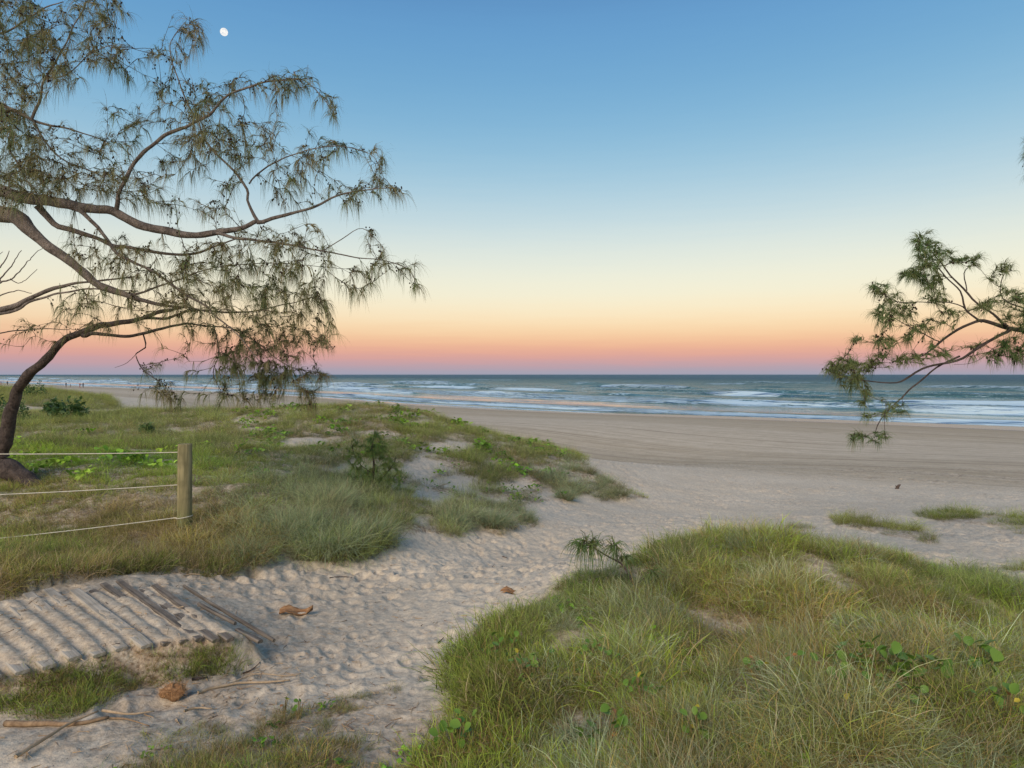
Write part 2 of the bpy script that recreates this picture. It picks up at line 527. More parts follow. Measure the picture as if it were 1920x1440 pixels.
def make_ground():
    phi = np.concatenate([np.linspace(-180, -44, 36)[:-1], np.linspace(-44, 44, 780), np.linspace(44, 180, 36)[1:]])
    phi = np.radians(phi[:-1])
    r = np.concatenate([np.geomspace(.25, 2.4, 30)[:-1], np.geomspace(2.4, 30, 500)[:-1], np.geomspace(30, 220, 150)[:-1], np.geomspace(220, 20000, 50)])
    nP, nR = len(phi), len(r)
    pp, rr = np.meshgrid(phi, r)
    x = (rr * np.sin(pp)).ravel(); y = (rr * np.cos(pp)).ravel()
    z = H(x, y)
    v = np.stack([x, y, z], -1)
    v = np.vstack([v, [[0, 0, Hp(0, .01)]]])
    i = np.arange(nR - 1)[:, None] * nP; j = np.arange(nP)[None, :]; j2 = (j + 1) % nP
    f = np.stack([i + j, i + nP + j, i + nP + j2, i + j2], -1).reshape(-1, 4)
    o = mesh_np('ground', v, f[:, ::-1], MAT['sand'])
    # centre fan
    px, py = proj(x, y, z)
    L = veg(px, py, y, x, y)
    a, b, LL = board_mask(x, y)
    inb = sstep(-1.2, -.9, a) * sstep(LL + .3, LL, a) * sstep(-.1, .1, b) * sstep(1.5, 1.2, b)
    L = np.maximum(L * 1.1, inb * .30)
    e = np.sqrt(((px - 230) / 330) ** 2 + ((py - 1330) / 110) ** 2)
    L = np.maximum(L, .60 * sstep(1.35, .5, e))
    e = np.sqrt(((px - 300) / 480) ** 2 + ((py - 1190) / 170) ** 2)
    L = np.maximum(L, .46 * sstep(1.25, .5, e))
    e = np.sqrt(((px - 700) / 260) ** 2 + ((py - 1420) / 130) ** 2)
    L = np.maximum(L, .55 * sstep(1.25, .5, e))
    L = np.append(L, 0)
    attr(o, 'litter', L)
    s = shore_s(v[:, 0], v[:, 1])
    attr(o, 'shore', np.stack([v[:, 0] * .72 - v[:, 1] * .69, s, s * 0], -1), 'FLOAT_VECTOR')
    tag(o, kind='structure')
    return o


MAT = {}
MAT['sand'] = make_sand_mat()
make_ground()


# ------------------------------------------------------------------ sea
def make_sea():
    m = NT('sea_water')
    ts = m.at('shore', 'Vector')
    foam_a = m.at('foam'); calm = m.at('calm')
    n1 = m.noise(m.mapping(ts, (.24, .62, 0)), 1, 6, .66, .6)
    n2 = m.noise(m.mapping(ts, (.9, 2.6, 0)), 1, 5, .7)
    nn = m.math('MULTIPLY_ADD', n2, .5, m.math('MULTIPLY', n1, .58))
    thr = m.math('SUBTRACT', 1.0, foam_a)
    f = m.ss(m.math('SUBTRACT', nn, thr), -.01, .08)
    body = m.mix(m.ss(n1, .35, .7), (.035, .105, .12), (.08, .195, .20))
    deep = m.ss(m.at('shore', 'Vector') if False else foam_a, 0, .3)
    c = m.mix(m.math('MULTIPLY', f, .85), body, (.52, .68, .78))
    rough = m.math('ADD', m.math('MULTIPLY', f, .5), m.math('MULTIPLY_ADD', m.math('SUBTRACT', 1.0, calm), .20, .06))
    sfar = m.n.new('ShaderNodeSeparateXYZ'); m.l.new(ts, sfar.inputs[0])
    rough = m.math('ADD', rough, m.math('MULTIPLY', m.ss(sfar.outputs['Y'], 90, 700), .30))
    c = m.mix(m.math('MULTIPLY', m.ss(sfar.outputs['Y'], 120, 900), .8), c, (.085, .155, .205))  # far water bluer: reflection of the higher sky put into the base colour
    h1 = m.noise(m.mapping(ts, (.22, .5, 0)), 1, 5, .62)
    h2 = m.noise(m.mapping(ts, (1.6, 3.2, 0)), 1, 4, .6)
    hh = m.math('MULTIPLY_ADD', h2, .16, h1)
    pat = m.ss(m.noise(m.mapping(ts, (.035, .13, 0)), 1, 4, .6), .44, .62)
    nearf = m.n.new('ShaderNodeSeparateXYZ'); m.l.new(ts, nearf.inputs[0])
    nf_ = m.ss(nearf.outputs['Y'], 260, 60)
    pat = m.math('SUBTRACT', 1.0, m.math('MULTIPLY', m.math('SUBTRACT', 1.0, pat), m.math('MULTIPLY', nf_, .93)))
    hm = m.math('MULTIPLY', m.math('MULTIPLY', hh, m.math('SUBTRACT', 1.0, calm)), pat)
    nb = m.bump(hm, 1.0, 4.0)
    spec = m.math('MULTIPLY_ADD', calm, .3, .26)
    spec = m.math('ADD', spec, m.math('MULTIPLY', m.math('SUBTRACT', 1.0, pat), .25))
    m.set(Base_Color=c, Roughness=rough, Normal=nb, IOR=1.333, Specular_IOR_Level=spec)
    t = np.concatenate([-np.geomspace(150, 14000, 120)[::-1][:-1], np.linspace(-150, 120, 560), np.geomspace(120, 12000, 60)[1:]])
    s = np.concatenate([[-6], np.linspace(-3, 90, 300), np.geomspace(90, 600, 220)[1:], np.geomspace(600, 22000, 70)[1:]])
    T, S = np.meshgrid(t, s)
    # base line of the shore for each t: march along the shore curve
    xs = np.interp(np.linspace(0, 1, 4000), np.linspace(0, 1, 4000), np.linspace(-16000, 9000, 4000))
    xs = np.concatenate([np.linspace(-16000, -400, 400), np.linspace(-399, 200, 1200), np.linspace(201, 9000, 300)])
    ys = shore_y(xs) if True else None
    tt = xs * .72 - ys * .69
    x0 = np.interp(T, tt, xs); y0 = shore_y(x0)
    # seaward direction fixed
    X = x0 + S * .69; Y = y0 + S * .72
    S2 = S
    T2 = X * .72 - Y * .69
    z = np.zeros_like(S)
    foam = np.zeros_like(S)
    far = sstep(-600, 0, T) * sstep(900, 200, T)
    BR = [(7, .16, 1.1), (13.5, .28, 1.6), (33, .45, 2.2), (40, .5, 2.4), (48, .6, 2.8), (61, .65, 3), (80, .8, 3.4), (104, .85, 4), (135, .8, 4.5), (175, .8, 5), (225, .7, 6), (290, .7, 7)]
    for k, (sb, hgt, w) in enumerate(BR):
        along = fbm(T * (.022 - .0008 * k) + 31 * k, np.full_like(T, 3.7 * k), 3)
        amp = np.clip(.45 + 1.5 * along, 0, 1.1)
        c0 = sb + 3.2 * perlin(T * .02 + 9 * k, np.full_like(T, k * 1.3)) * (1 + k * .25)
        q = (S - c0)
        # steep face towards the beach, long back
        prof = np.where(q < 0, np.exp(-(q / (w * .45)) ** 2), np.exp(-(q / (w * 1.5)) ** 2))
        z += 1.35 * hgt * amp * prof
        br = np.clip(amp * 1.6 - .3, 0, 1) if k > 1 else np.clip(amp * 1.5, .3, 1)
        lead = np.where(q < 0, np.exp(-(q / (w * 1.6)) ** 2), np.exp(-(q / (w * .55)) ** 2))
        foam = np.maximum(foam, br * lead * (.78 if k < 7 else .62 - .03 * (k - 7)))
    # spent foam spread between the breakers
    foam = np.maximum(foam, .52 * sstep(30, 33, S) * sstep(85, 50, S))
    foam = np.maximum(foam, .55 * sstep(4, 7, S) * sstep(18, 14, S))
    foam = np.maximum(foam, .42 * sstep(60, 80, S) * sstep(260, 130, S))
    edge = sstep(1.2, 2.2, S + .8 * perlin(T * .12, T * 0 + 5)) * sstep(4.4, 2.8, S + .8 * perlin(T * .12, T * 0 + 5))
    foam = np.maximum(foam, .62 * edge)
    calm = np.clip(sstep(16.5, 18.5, S) * sstep(32, 29, S) + sstep(4.5, 2.5, S), 0, 1) * .86
    z += sstep(40, 120, S) * fbm(T * .03, S * .09, 3) * .35 * sstep(6000, 900, S)
    z += sstep(2, 8, S) * fbm(T * .25, S * .5, 2) * .05 * (1 - calm)
    z += .0
    z[0] = -.6
    v = np.stack([X, Y, z], -1).reshape(-1, 3)
    nS, nT = S.shape
    i = np.arange(nS - 1)[:, None] * nT; j = np.arange(nT - 1)[None, :]
    f4 = np.stack([i + j, i + j + 1, i + nT + j + 1, i + nT + j], -1).reshape(-1, 4)
    o = mesh_np('sea', v, f4, m.m)
    attr(o, 'foam', foam.ravel()); attr(o, 'calm', calm.ravel())
    attr(o, 'shore', np.stack([T.ravel(), S.ravel(), S.ravel() * 0], -1), 'FLOAT_VECTOR')
    tag(o, kind='structure')


make_sea()

# ------------------------------------------------------------------ moon
def make_moon():
    m = NT('moon_surface')
    e = m.n.new('ShaderNodeEmission'); ob = m.coord('Object')
    c = m.mix(m.ss(m.noise(ob, .018, 4), .45, .6), (1.0, .98, .93), (.70, .74, .79))
    m.l.new(c, e.inputs[0]); e.inputs[1].default_value = 1.0
    m.l.new(e.outputs[0], m.out.inputs['Surface'])
    d = 20000; rad = 6.9 / F * d
    import bmesh
    bm = bmesh.new(); bmesh.ops.create_uvsphere(bm, u_segments=32, v_segments=16, radius=rad)
    me = bpy.data.meshes.new('moon'); bm.to_mesh(me); bm.free(); me.materials.append(m.m)
    for p in me.polygons: p.use_smooth = True
    o = bpy.data.objects.new('moon', me); col.objects.link(o); o.location = P(420, 60, d)
    tag(o, 'small white full moon in the blue sky above the left tree', 'moon')


make_moon()


# ------------------------------------------------------------------ tubes and ribbons
def tube_np(paths, sides=6):
    """paths: list of (points(n,3), radii(n)) -> verts, quad faces"""
    V = []; Fc = []; base = 0
    ang = np.linspace(0, 2 * np.pi, sides, endpoint=False)
    for pts, rad in paths:
        pts = np.asarray(pts, float); rad = np.asarray(rad, float)
        n = len(pts)
        if n < 2: continue
        t = np.gradient(pts, axis=0); t /= np.linalg.norm(t, axis=1)[:, None] + 1e-9
        up = np.array([0, 0, 1.0]) if abs(t[:, 2]).mean() < .85 else np.array([1.0, 0, 0])
        a = np.cross(t, up); a /= np.linalg.norm(a, axis=1)[:, None] + 1e-9
        b = np.cross(t, a)
        ring = pts[:, None, :] + rad[:, None, None] * (np.cos(ang)[None, :, None] * a[:, None, :] + np.sin(ang)[None, :, None] * b[:, None, :])
        V.append(ring.reshape(-1, 3))
        i = np.arange(n - 1)[:, None] * sides; j = np.arange(sides)[None, :]; j2 = (j + 1) % sides
        Fc.append((np.stack([i + j, i + j2, i + sides + j2, i + sides + j], -1).reshape(-1, 4)) + base)
        base += n * sides
        # end caps as collapsed quads
        for k0 in (0, (n - 1) * sides):
            V.append(pts[:1] if k0 == 0 else pts[-1:])
            c = base; base += 1
            q = np.stack([np.full(sides // 2, c), c - 0 * np.arange(sides // 2), 0 * np.arange(sides // 2), 0 * np.arange(sides // 2)], -1)
            o0 = c - (n * sides) - (0 if k0 == 0 else 1) + k0
            idx = np.arange(0, sides, 2)
            Fc.append(np.stack([np.full(len(idx), c), o0 + idx, o0 + (idx + 1) % sides, o0 + (idx + 2) % sides], -1))
    return np.vstack(V), np.vstack(Fc)


def spline(pts, step):
    """Catmull-Rom through rows of any width, resampled about every step metres"""
    p = np.asarray(pts, float)
    p = np.vstack([2 * p[0] - p[1], p, 2 * p[-1] - p[-2]])
    out = []
    for i in range(1, len(p) - 2):
        L = np.linalg.norm(p[i + 1, :3] - p[i, :3]); n = max(1, int(math.ceil(L / step)))
        for k in range(n):
            t = k / n; a, b, c, d = p[i - 1], p[i], p[i + 1], p[i + 2]
            out.append(.5 * (2 * b + (c - a) * t + (2 * a - 5 * b + 4 * c - d) * t * t + (3 * b - a - 3 * c + d) * t ** 3))
    out.append(p[-2])
    return np.array(out)


def ribbons(root, dirs, length, width, droop, nseg=4, curl=None, grav=(0, 0, -1)):
    """many bent tapering blades at once; all args arrays over N"""
    N = len(root)
    g = np.asarray(grav, float)
    seg = length / nseg
    d = dirs / (np.linalg.norm(dirs, axis=1)[:, None] + 1e-9)
    side = np.cross(d, rng.normal(size=(N, 3))); side /= np.linalg.norm(side, axis=1)[:, None] + 1e-9
    V = np.empty((N, 2 * nseg + 1, 3)); p = root.copy()
    for k in range(nseg):
        w = width * (1 - .75 * k / nseg)
        V[:, 2 * k] = p - side * w[:, None] / 2; V[:, 2 * k + 1] = p + side * w[:, None] / 2
        p = p + d * seg[:, None]
        d = d + g * (droop / nseg)[:, None] + (curl[k] if curl is not None else 0)
        d /= np.linalg.norm(d, axis=1)[:, None] + 1e-9
    V[:, 2 * nseg] = p
    m = 2 * nseg + 1
    f = []
    for k in range(nseg - 1): f.append([2 * k, 2 * k + 1, 2 * k + 3, 2 * k + 2])
    f = np.array(f); tri = np.array([[2 * nseg - 2, 2 * nseg - 1, 2 * nseg, 2 * nseg]])
    base = (np.arange(N) * m)[:, None, None]
    quads = (f[None] + base).reshape(-1, 4)
    tris = (tri[:, :3][None] + base).reshape(-1, 3)
    # everything as triangles
    T = np.vstack([quads[:, [0, 1, 2]], quads[:, [0, 2, 3]], tris])
    frac = np.tile(np.concatenate([np.repeat(np.arange(nseg) / nseg, 2), [1.0]]), N)
    ids = np.repeat(np.arange(N), m)
    return V.reshape(-1, 3), T, frac, ids


# ------------------------------------------------------------------ grass
def grass_mat():
    m = NT('grass_blade')
    tint = m.at('tint', 'Color', 'INSTANCER')
    var = m.at('bvar'); fr = m.at('bfrac'); dry = m.at('bdry')
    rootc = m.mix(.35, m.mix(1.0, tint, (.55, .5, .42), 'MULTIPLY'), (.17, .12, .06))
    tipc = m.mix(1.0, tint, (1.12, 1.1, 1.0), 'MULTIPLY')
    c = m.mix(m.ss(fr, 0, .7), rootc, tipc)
    c = m.mix(dry, c, m.mix(m.ss(var, 0, 1), (.30, .21, .11), (.48, .38, .24)))
    v = m.math('MULTIPLY_ADD', var, 1.0, .5)
    mc = m.n.new('ShaderNodeVectorMath'); mc.operation = 'SCALE'
    m.l.new(c, mc.inputs[0]); m.l.new(v, mc.inputs['Scale'])
    m.set(Base_Color=mc.outputs[0], Roughness=.62, Specular_IOR_Level=.3)
    m.translucent(mc.outputs[0], .32)
    return m.m


def leafy_mat(name, a, b, tr=.25, rough=.45):
    m = NT(name)
    oi = m.n.new('ShaderNodeObjectInfo').outputs['Random']
    n = m.noise(m.coord('Object'), 25, 3)
    c = m.mix(m.math('MULTIPLY_ADD', n, .5, m.math('MULTIPLY', oi, .6), clamp=True), a, b)
    m.set(Base_Color=c, Roughness=rough, Specular_IOR_Level=.35)
    m.translucent(c, tr)
    return m.m


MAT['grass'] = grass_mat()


def tuft_blades(kind, n, r0, lmin, lmax, wid, spread, droop, dryp, wind=(.12, -.05, 0)):
    a = rng.uniform(0, 2 * np.pi, n); rr = r0 * np.sqrt(rng.uniform(0, 1, n))
    root = np.stack([rr * np.cos(a), rr * np.sin(a), np.full(n, -.02)], -1)
    a2 = a + rng.normal(0, .7, n)
    sp = np.abs(rng.normal(0, spread, n)) + .05
    d = np.stack([np.cos(a2) * sp, np.sin(a2) * sp, np.ones(n)], -1) + np.array(wind)
    L = rng.uniform(lmin, lmax, n)
    c0 = rng.normal(0, .13, (n, 3)); cu = [c0 + rng.normal(0, .05, (n, 3)) for _ in range(5)]
    V, T, fr, ids = ribbons(root, d, L, np.full(n, wid) * rng.uniform(.7, 1.2, n), droop * rng.uniform(.4, 1.4, n), 5, cu)
    V[:, 2] = np.maximum(V[:, 2], -.03)
    var = rng.uniform(0, 1, n)[ids]; dry = (rng.uniform(0, 1, n) < dryp).astype(float)[ids] * rng.uniform(.5, 1)
    return V, T, fr, var, dry


def make_tuft(name, *args, **kw):
    V, T, fr, var, dry = tuft_blades(name, *args, **kw)
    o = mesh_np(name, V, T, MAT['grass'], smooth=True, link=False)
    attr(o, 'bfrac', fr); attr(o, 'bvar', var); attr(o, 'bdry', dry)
    return o


def round_leaf_mesh(L, w, bend=.2, nx=5):
    """broad two-lobed leaf with a folded midrib"""
    V = []; Fc = []
    prof = [.10, .62, .95, 1.0, .80, .42] if nx == 5 else None
    for i in range(nx + 1):
        t = i / nx; hw = w * .5 * prof[i]; z = bend * L * (t - t * t * 1.4)
        V += [(t * L, -hw, z + .16 * hw), (t * L, 0, z - .1 * hw), (t * L, hw, z + .16 * hw)]
    for i in range(nx):
        a = 3 * i
        Fc += [(a, a + 1, a + 4, a + 3), (a + 1, a + 2, a + 5, a + 4)]
    return np.array(V), np.array(Fc)


def make_leaf_tuft(name, n, r0, size):
    Vs = []; Fs = []; var = []; base = 0
    for k in range(n):
        v, f = round_leaf_mesh(size * random.uniform(.7, 1.2), size * random.uniform(.7, 1.0))
        a = random.uniform(0, 6.28); r = r0 * math.sqrt(random.random())
        M = Matrix.Translation((r * math.cos(a), r * math.sin(a), random.uniform(.03, .10))) @ Euler((random.uniform(-.5, .5), random.uniform(-.9, .1), random.uniform(0, 6.28))).to_matrix().to_4x4()
        M = np.array(M)
        v = v @ M[:3, :3].T + M[:3, 3]
        Vs.append(v); Fs.append(f + base); base += len(v); var += [random.random()] * len(v)
    o = mesh_np(name, np.vstack(Vs), np.vstack(Fs), MAT['grass'], link=False)
    attr(o, 'bfrac', np.full(base, .8)); attr(o, 'bvar', var); attr(o, 'bdry', np.zeros(base))
    return o


TUFTS = []   # order gives the instance index
for k in range(3): TUFTS.append(make_tuft('t%02d' % len(TUFTS), 110, .12, .20, .44, .0033, .75, 2.6, .10))      # 0-2 spinifex, long arching
for k in range(3): TUFTS.append(make_tuft('t%02d' % len(TUFTS), 105, .15, .05, .15, .0036, .8, .9, .12))       # 3-5 short turf
for k in range(3): TUFTS.append(make_tuft('t%02d' % len(TUFTS), 105, .15, .08, .26, .0030, 1.0, 2.2, .45))      # 6-8 matted, drying
for k in range(3): TUFTS.append(make_tuft('t%02d' % len(TUFTS), 100, .15, .10, .32, .0027, .6, 1.8, .16))      # 9-11 wispy
for k in range(2): TUFTS.append(make_leaf_tuft('t%02d' % len(TUFTS), 12, .15, .065))                            # 12-13 creeper leaves
tcol = bpy.data.collections.new('tuft_kinds')
for o in TUFTS: tcol.objects.link(o)


def instancer_tree():
    ng = bpy.data.node_groups.new('scatter', 'GeometryNodeTree')
    ng.interface.new_socket('Geometry', in_out='INPUT', socket_type='NodeSocketGeometry')
    ng.interface.new_socket('Geometry', in_out='OUTPUT', socket_type='NodeSocketGeometry')
    N, L = ng.nodes, ng.links
    gi = N.new('NodeGroupInput'); go = N.new('NodeGroupOutput')
    mp = N.new('GeometryNodeMeshToPoints')
    ci = N.new('GeometryNodeCollectionInfo'); ci.inputs['Collection'].default_value = tcol
    ci.inputs['Separate Children'].default_value = True; ci.inputs['Reset Children'].default_value = True
    ip = N.new('GeometryNodeInstanceOnPoints'); ip.inputs['Pick Instance'].default_value = True

    def na(name, typ):
        n = N.new('GeometryNodeInputNamedAttribute'); n.data_type = typ; n.inputs['Name'].default_value = name
        return n.outputs['Attribute']
    L.new(gi.outputs[0], mp.inputs[0]); L.new(mp.outputs[0], ip.inputs['Points']); L.new(ci.outputs[0], ip.inputs['Instance'])
    L.new(na('kind', 'INT'), ip.inputs['Instance Index'])
    L.new(na('rot', 'FLOAT_VECTOR'), ip.inputs['Rotation'])
    L.new(na('scl', 'FLOAT_VECTOR'), ip.inputs['Scale'])
    L.new(ip.outputs[0], go.inputs[0])
    return ng


SCAT = instancer_tree()


def scatter(name, pts, kind, rot, scl, tint, label, cat):
    me = bpy.data.meshes.new(name)
    me.vertices.add(len(pts)); me.vertices.foreach_set('co', np.asarray(pts, np.float32).ravel())
    o = bpy.data.objects.new(name, me); col.objects.link(o)
    a = me.attributes.new('kind', 'INT', 'POINT'); a.data.foreach_set('value', np.asarray(kind, np.int32))
    attr(o, 'rot', rot, 'FLOAT_VECTOR'); attr(o, 'scl', scl, 'FLOAT_VECTOR')
    attr(o, 'tint', np.concatenate([tint, np.ones((len(pts), 1))], 1), 'FLOAT_COLOR')
    md = o.modifiers.new('scatter', 'NODES'); md.node_group = SCAT
    tag(o, label, cat, kind='stuff')
    return o


def visible(x, y, z, slack):
    ok = np.ones(len(x), bool)
    for f in np.linspace(.12, .97, 26):
        h = base_h(x * f, y * f)
        ok &= h < CAMZ + (z - CAMZ) * f + slack
    return ok


# tints: albedo
C_SPIN = np.array([.285, .355, .165]); C_GREEN = np.array([.245, .345, .05]); C_OLIVE = np.array([.325, .355, .10])
C_BROWN = np.array([.42, .26, .105]); C_LUSH = np.array([.17, .35, .03]); C_GREY = np.array([.34, .41, .27])


def plant_grass():
    N = 62000
    u = rng.uniform(-1.15, 1.15, N); d = rng.uniform(1.5, 37, N)
    extra = rng.uniform(1.5, 7.5, 22000)
    u = np.concatenate([u, rng.uniform(-1.05, 1.05, 22000)]); d = np.concatenate([d, extra])
    fd = rng.uniform(42, 75, 5000); u = np.concatenate([u, rng.uniform(-1.1, -.58, 5000)]); d = np.concatenate([d, fd])
    x = u * d; y = d
    z = H(x, y, False)
    px, py = proj(x, y, z)
    v = veg(px, py, y, x, y)
    keep = rng.uniform(0, 1, len(x)) < v * .95
    x, y, z, px, py, v = [a[keep] for a in (x, y, z, px, py, v)]
    vis = visible(x, y, z, .3)
    x, y, px, py, v = [a[vis] for a in (x, y, px, py, v)]
    z = H(x, y) - .005
    n = len(x)
    nz = fbm(x * .7 + 3, y * .7, 3); nz2 = fbm(x * .33 + 40, y * .33, 3)
    R1 = rng.uniform(0, 1, n)
    kind = np.zeros(n, int); tint = np.zeros((n, 3)); scale = np.ones(n)
    base = rng.integers(0, 3, n)

    def put(m, fam, c, s):
        kind[m] = base[m] + fam; tint[m] = c; scale[m] = s
    right = in_poly(px, py, RIGHTV) & (y < 9.5)
    front = in_poly(px, py, FRONTV) & (y < 4.5)
    under = in_poly(px, py, UNDERV) & (y < 5)
    far = y > 38
    left = ~(right | front | under | far)
    # left field by default: wispy olive over green
    put(left, 9, C_OLIVE * .55 + C_SPIN * .45, .8)
    put(left & (R1 < .35), 3, C_GREEN * .6 + C_OLIVE * .4, 1.0)
    put(left & (nz2 > .12) & (R1 > .5), 9, C_GREEN * .5 + C_SPIN * .5, .95)
    put(left & (nz2 < -.18) & (R1 > .6), 6, C_BROWN * .5 + C_OLIVE * .5, .9)
    # near part on the left is turf, yellow green, browning toward the post
    nl = left & (y < 13) & (px < 560)
    brown = 1.15 * np.exp(-(((px - 350) / 210) ** 2 + ((py - 995) / 70) ** 2)) + np.exp(-(((px - 60) / 200) ** 2 + ((py - 1100) / 25) ** 2)) * .8
    put(nl, 3, C_GREEN * .55 + C_OLIVE * .45, .95)
    put(nl & (R1 < .18 + .75 * brown + .3 * nz), 6, C_BROWN * .62 + C_OLIVE * .38, .85)
    bb = nl & (brown > .55) & (R1 > .55)
    put(bb, 6, C_BROWN * .4 + C_GREEN * .6, 1.0)
    lush = np.exp(-(((px - 220) / 160) ** 2 + ((py - 868) / 26) ** 2)) + np.exp(-(((px - 60) / 90) ** 2 + ((py - 860) / 30) ** 2)) * .7
    ml = left & (R1 < lush * .85)
    put(ml, 3, C_LUSH * .55 + C_GREEN * .7, 1.1); ml2 = ml & (nz > .15) & (base == 0); kind[ml2] = 12
    # grey-green spinifex along the bank
    sp = np.exp(-(((px - 610) / 125) ** 2 + ((py - 960) / 75) ** 2)) * 1.2 + np.exp(-(((px - 880) / 120) ** 2 + ((py - 975) / 30) ** 2)) + np.exp(-(((px - 1090) / 90) ** 2 + ((py - 920) / 35) ** 2))
    ms = left & (R1 < sp * .8)
    put(ms, 0, C_SPIN * .6 + C_GREY * .4, .82)
    # creeper on the open sandy dune
    mc = left & (y > 10) & (px > 450) & (nz > .12) & (R1 > .78)
    put(mc, 12, C_LUSH * .8 + C_GREEN * .2, 1.1); kind[mc] = 12 + (base[mc] > 0)
    # mound at the right
    put(right, 9, C_OLIVE * .6 + C_SPIN * .2 + C_GREEN * .2, .66)
    put(right & (R1 < .30 + .5 * nz), 0, C_SPIN * .5 + C_OLIVE * .5, .58)
    put(right & (R1 > .68 - .6 * nz2), 6, C_BROWN * .6 + C_OLIVE * .4, .95)
    put(right & (R1 > .34) & (R1 < .40), 0, C_GREY * 1.1, .8)
    lp = right & (nz > .05) & (R1 > .42) & (R1 < .50)
    put(lp, 12, C_LUSH, .62); kind[lp] = 12 + (base[lp] > 0)
    put(right & (R1 > .80), 3, C_GREEN, 1.25)
    edge = right & (px < 1000 + .0 * py) & (py > 1150)
    put(edge & (R1 < .65), 3, C_GREEN * .8 + C_OLIVE * .2, 1.35)
    put(edge & (R1 > .85), 6, C_BROWN, .9)
    put(front, 3, C_OLIVE * .35 + C_GREEN * .5 + C_BROWN * .15, .5)
    put(front & (R1 > .6), 6, C_BROWN * .9 + C_OLIVE * .1, .45)
    put(front & (R1 < .04), 12, C_LUSH, .4)
    put(under, 3, C_GREEN * .8 + C_OLIVE * .2, .85)
    put(under & (R1 > .75), 6, C_BROWN, .55)
    put(far, 9, C_OLIVE * .5 + C_GREEN * .3 + C_SPIN * .2, 1.6)
    # small tufts on the open beach
    open_ = left & (px > 1380)
    put(open_, 9, C_OLIVE * .5 + C_GREEN * .5, .85)
    nh = fbm(x * 1.9 + 70, y * 1.9, 2)
    scale *= rng.uniform(.7, 1.2, n) * np.clip(.75 + .5 * v, .6, 1.15)
    scale = np.where(right, scale * np.clip(.66 + .7 * nh, .35, 1.1), scale * np.clip(.9 + .5 * nh, .5, 1.2))
    scale[nl] *= .95
    scale *= 1 + np.clip(y - 12, 0, 40) * .012
    tint *= (1 + rng.normal(0, .13, n))[:, None]
    tint *= 1 + .35 * np.stack([1.1 * nz2, nz2 * .6, nz2 * .3], -1)
    tint += rng.normal(0, .008, (n, 3)); tint = np.clip(tint, .01, .6)
    # growth in tussocks: height, lean and hue go by the clump a tuft belongs to
    cs = .42
    gx, gy = x / cs, y / cs; xi = np.floor(gx).astype(np.int64); yi = np.floor(gy).astype(np.int64)
    best = np.full(n, 9.0); bx = np.zeros(n); by = np.zeros(n); bh = np.zeros(n)
    for i_ in (-1, 0, 1):
        for j_ in (-1, 0, 1):
            h_ = _h(xi + i_, yi + j_); ddx = gx - (xi + i_ + .5 + .4 * np.sin(h_ * 12.9)); ddy = gy - (yi + j_ + .5 + .4 * np.cos(h_ * 7.7))
            q_ = np.hypot(ddx, ddy); b_ = q_ < best
            best = np.where(b_, q_, best); bx = np.where(b_, ddx, bx); by = np.where(b_, ddy, by); bh = np.where(b_, (h_ % 97) / 97, bh)
    cl = np.where(kind < 3, 1.0, np.where(kind > 8, .9, .75))
    scale *= 1 + cl * (.28 - .62 * np.clip(best, 0, .9)) + .25 * cl * (bh - .5)
    tint *= (1 + (bh - .5) * .7 * cl)[:, None]
    scale[left & (y > 12.5)] *= 1.25
    gap = (best > .60) & (R1 * 7.3 % 1 < .62) & ~far & ~front
    scale[gap] *= .45; tint[gap] = tint[gap] * .5 + C_BROWN * .45
    dryc = np.clip((bh * 7.3) % 1 - .70, 0, 1) * cl * .8
    tint = tint * (1 - dryc[:, None]) + dryc[:, None] * np.array([.33, .27, .13])
    lean = cl * .85 * np.clip(best, 0, .8)
    lx = lean * bx / (best + .01); ly = lean * by / (best + .01)
    rot = np.stack([rng.normal(0, .12, n) - ly, rng.normal(.05, .12, n) + lx, rng.uniform(-3.1, 3.1, n)], -1)
    scl = np.stack([scale, scale, scale * rng.uniform(.75, 1.15, n)], -1)
    pts = np.stack([x, y, z], -1)
    strip_m = open_
    groups = [('mound_grass', right, 'olive green dune grass covering the mound at the lower right', 'grass'),
              ('verge_grass', front, 'thin trampled grass and litter along the bottom edge of the path', 'grass'),
              ('board_grass', under, 'dark green grass growing below the ends of the sandy boards', 'grass'),
              ('far_dune_grass', far, 'green grass on the far dune at the left edge', 'grass'),
              ('beach_grass', strip_m, 'low strips of sparse grass on the open sand at right', 'grass'),
              ('bank_grass', left & ~strip_m & (y < 13), 'green and brown grass on the bank around the fence post', 'grass'),
              ('dune_grass', left & ~strip_m & (y >= 13), 'patchy green grass and creeper on the sandy dune behind the fence', 'grass')]
    for nm, m_, lab, cat in groups:
        if m_.sum():
            scatter(nm, pts[m_], kind[m_], rot[m_], scl[m_], tint[m_], lab, cat)
    print('tufts', n)


plant_grass()


# ------------------------------------------------------------------ single tussocks
def tussock_mat(name, c, c2, dry):
    m = NT(name)
    var = m.at('bvar'); fr = m.at('bfrac'); dr = m.at('bdry')
    c_ = m.mix(var, c, c2)
    c_ = m.mix(dr, c_, dry)
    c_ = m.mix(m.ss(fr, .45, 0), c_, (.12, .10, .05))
    m.set(Base_Color=c_, Roughness=.6, Specular_IOR_Level=.3)
    m.translucent(c_, .25)
    return m.m


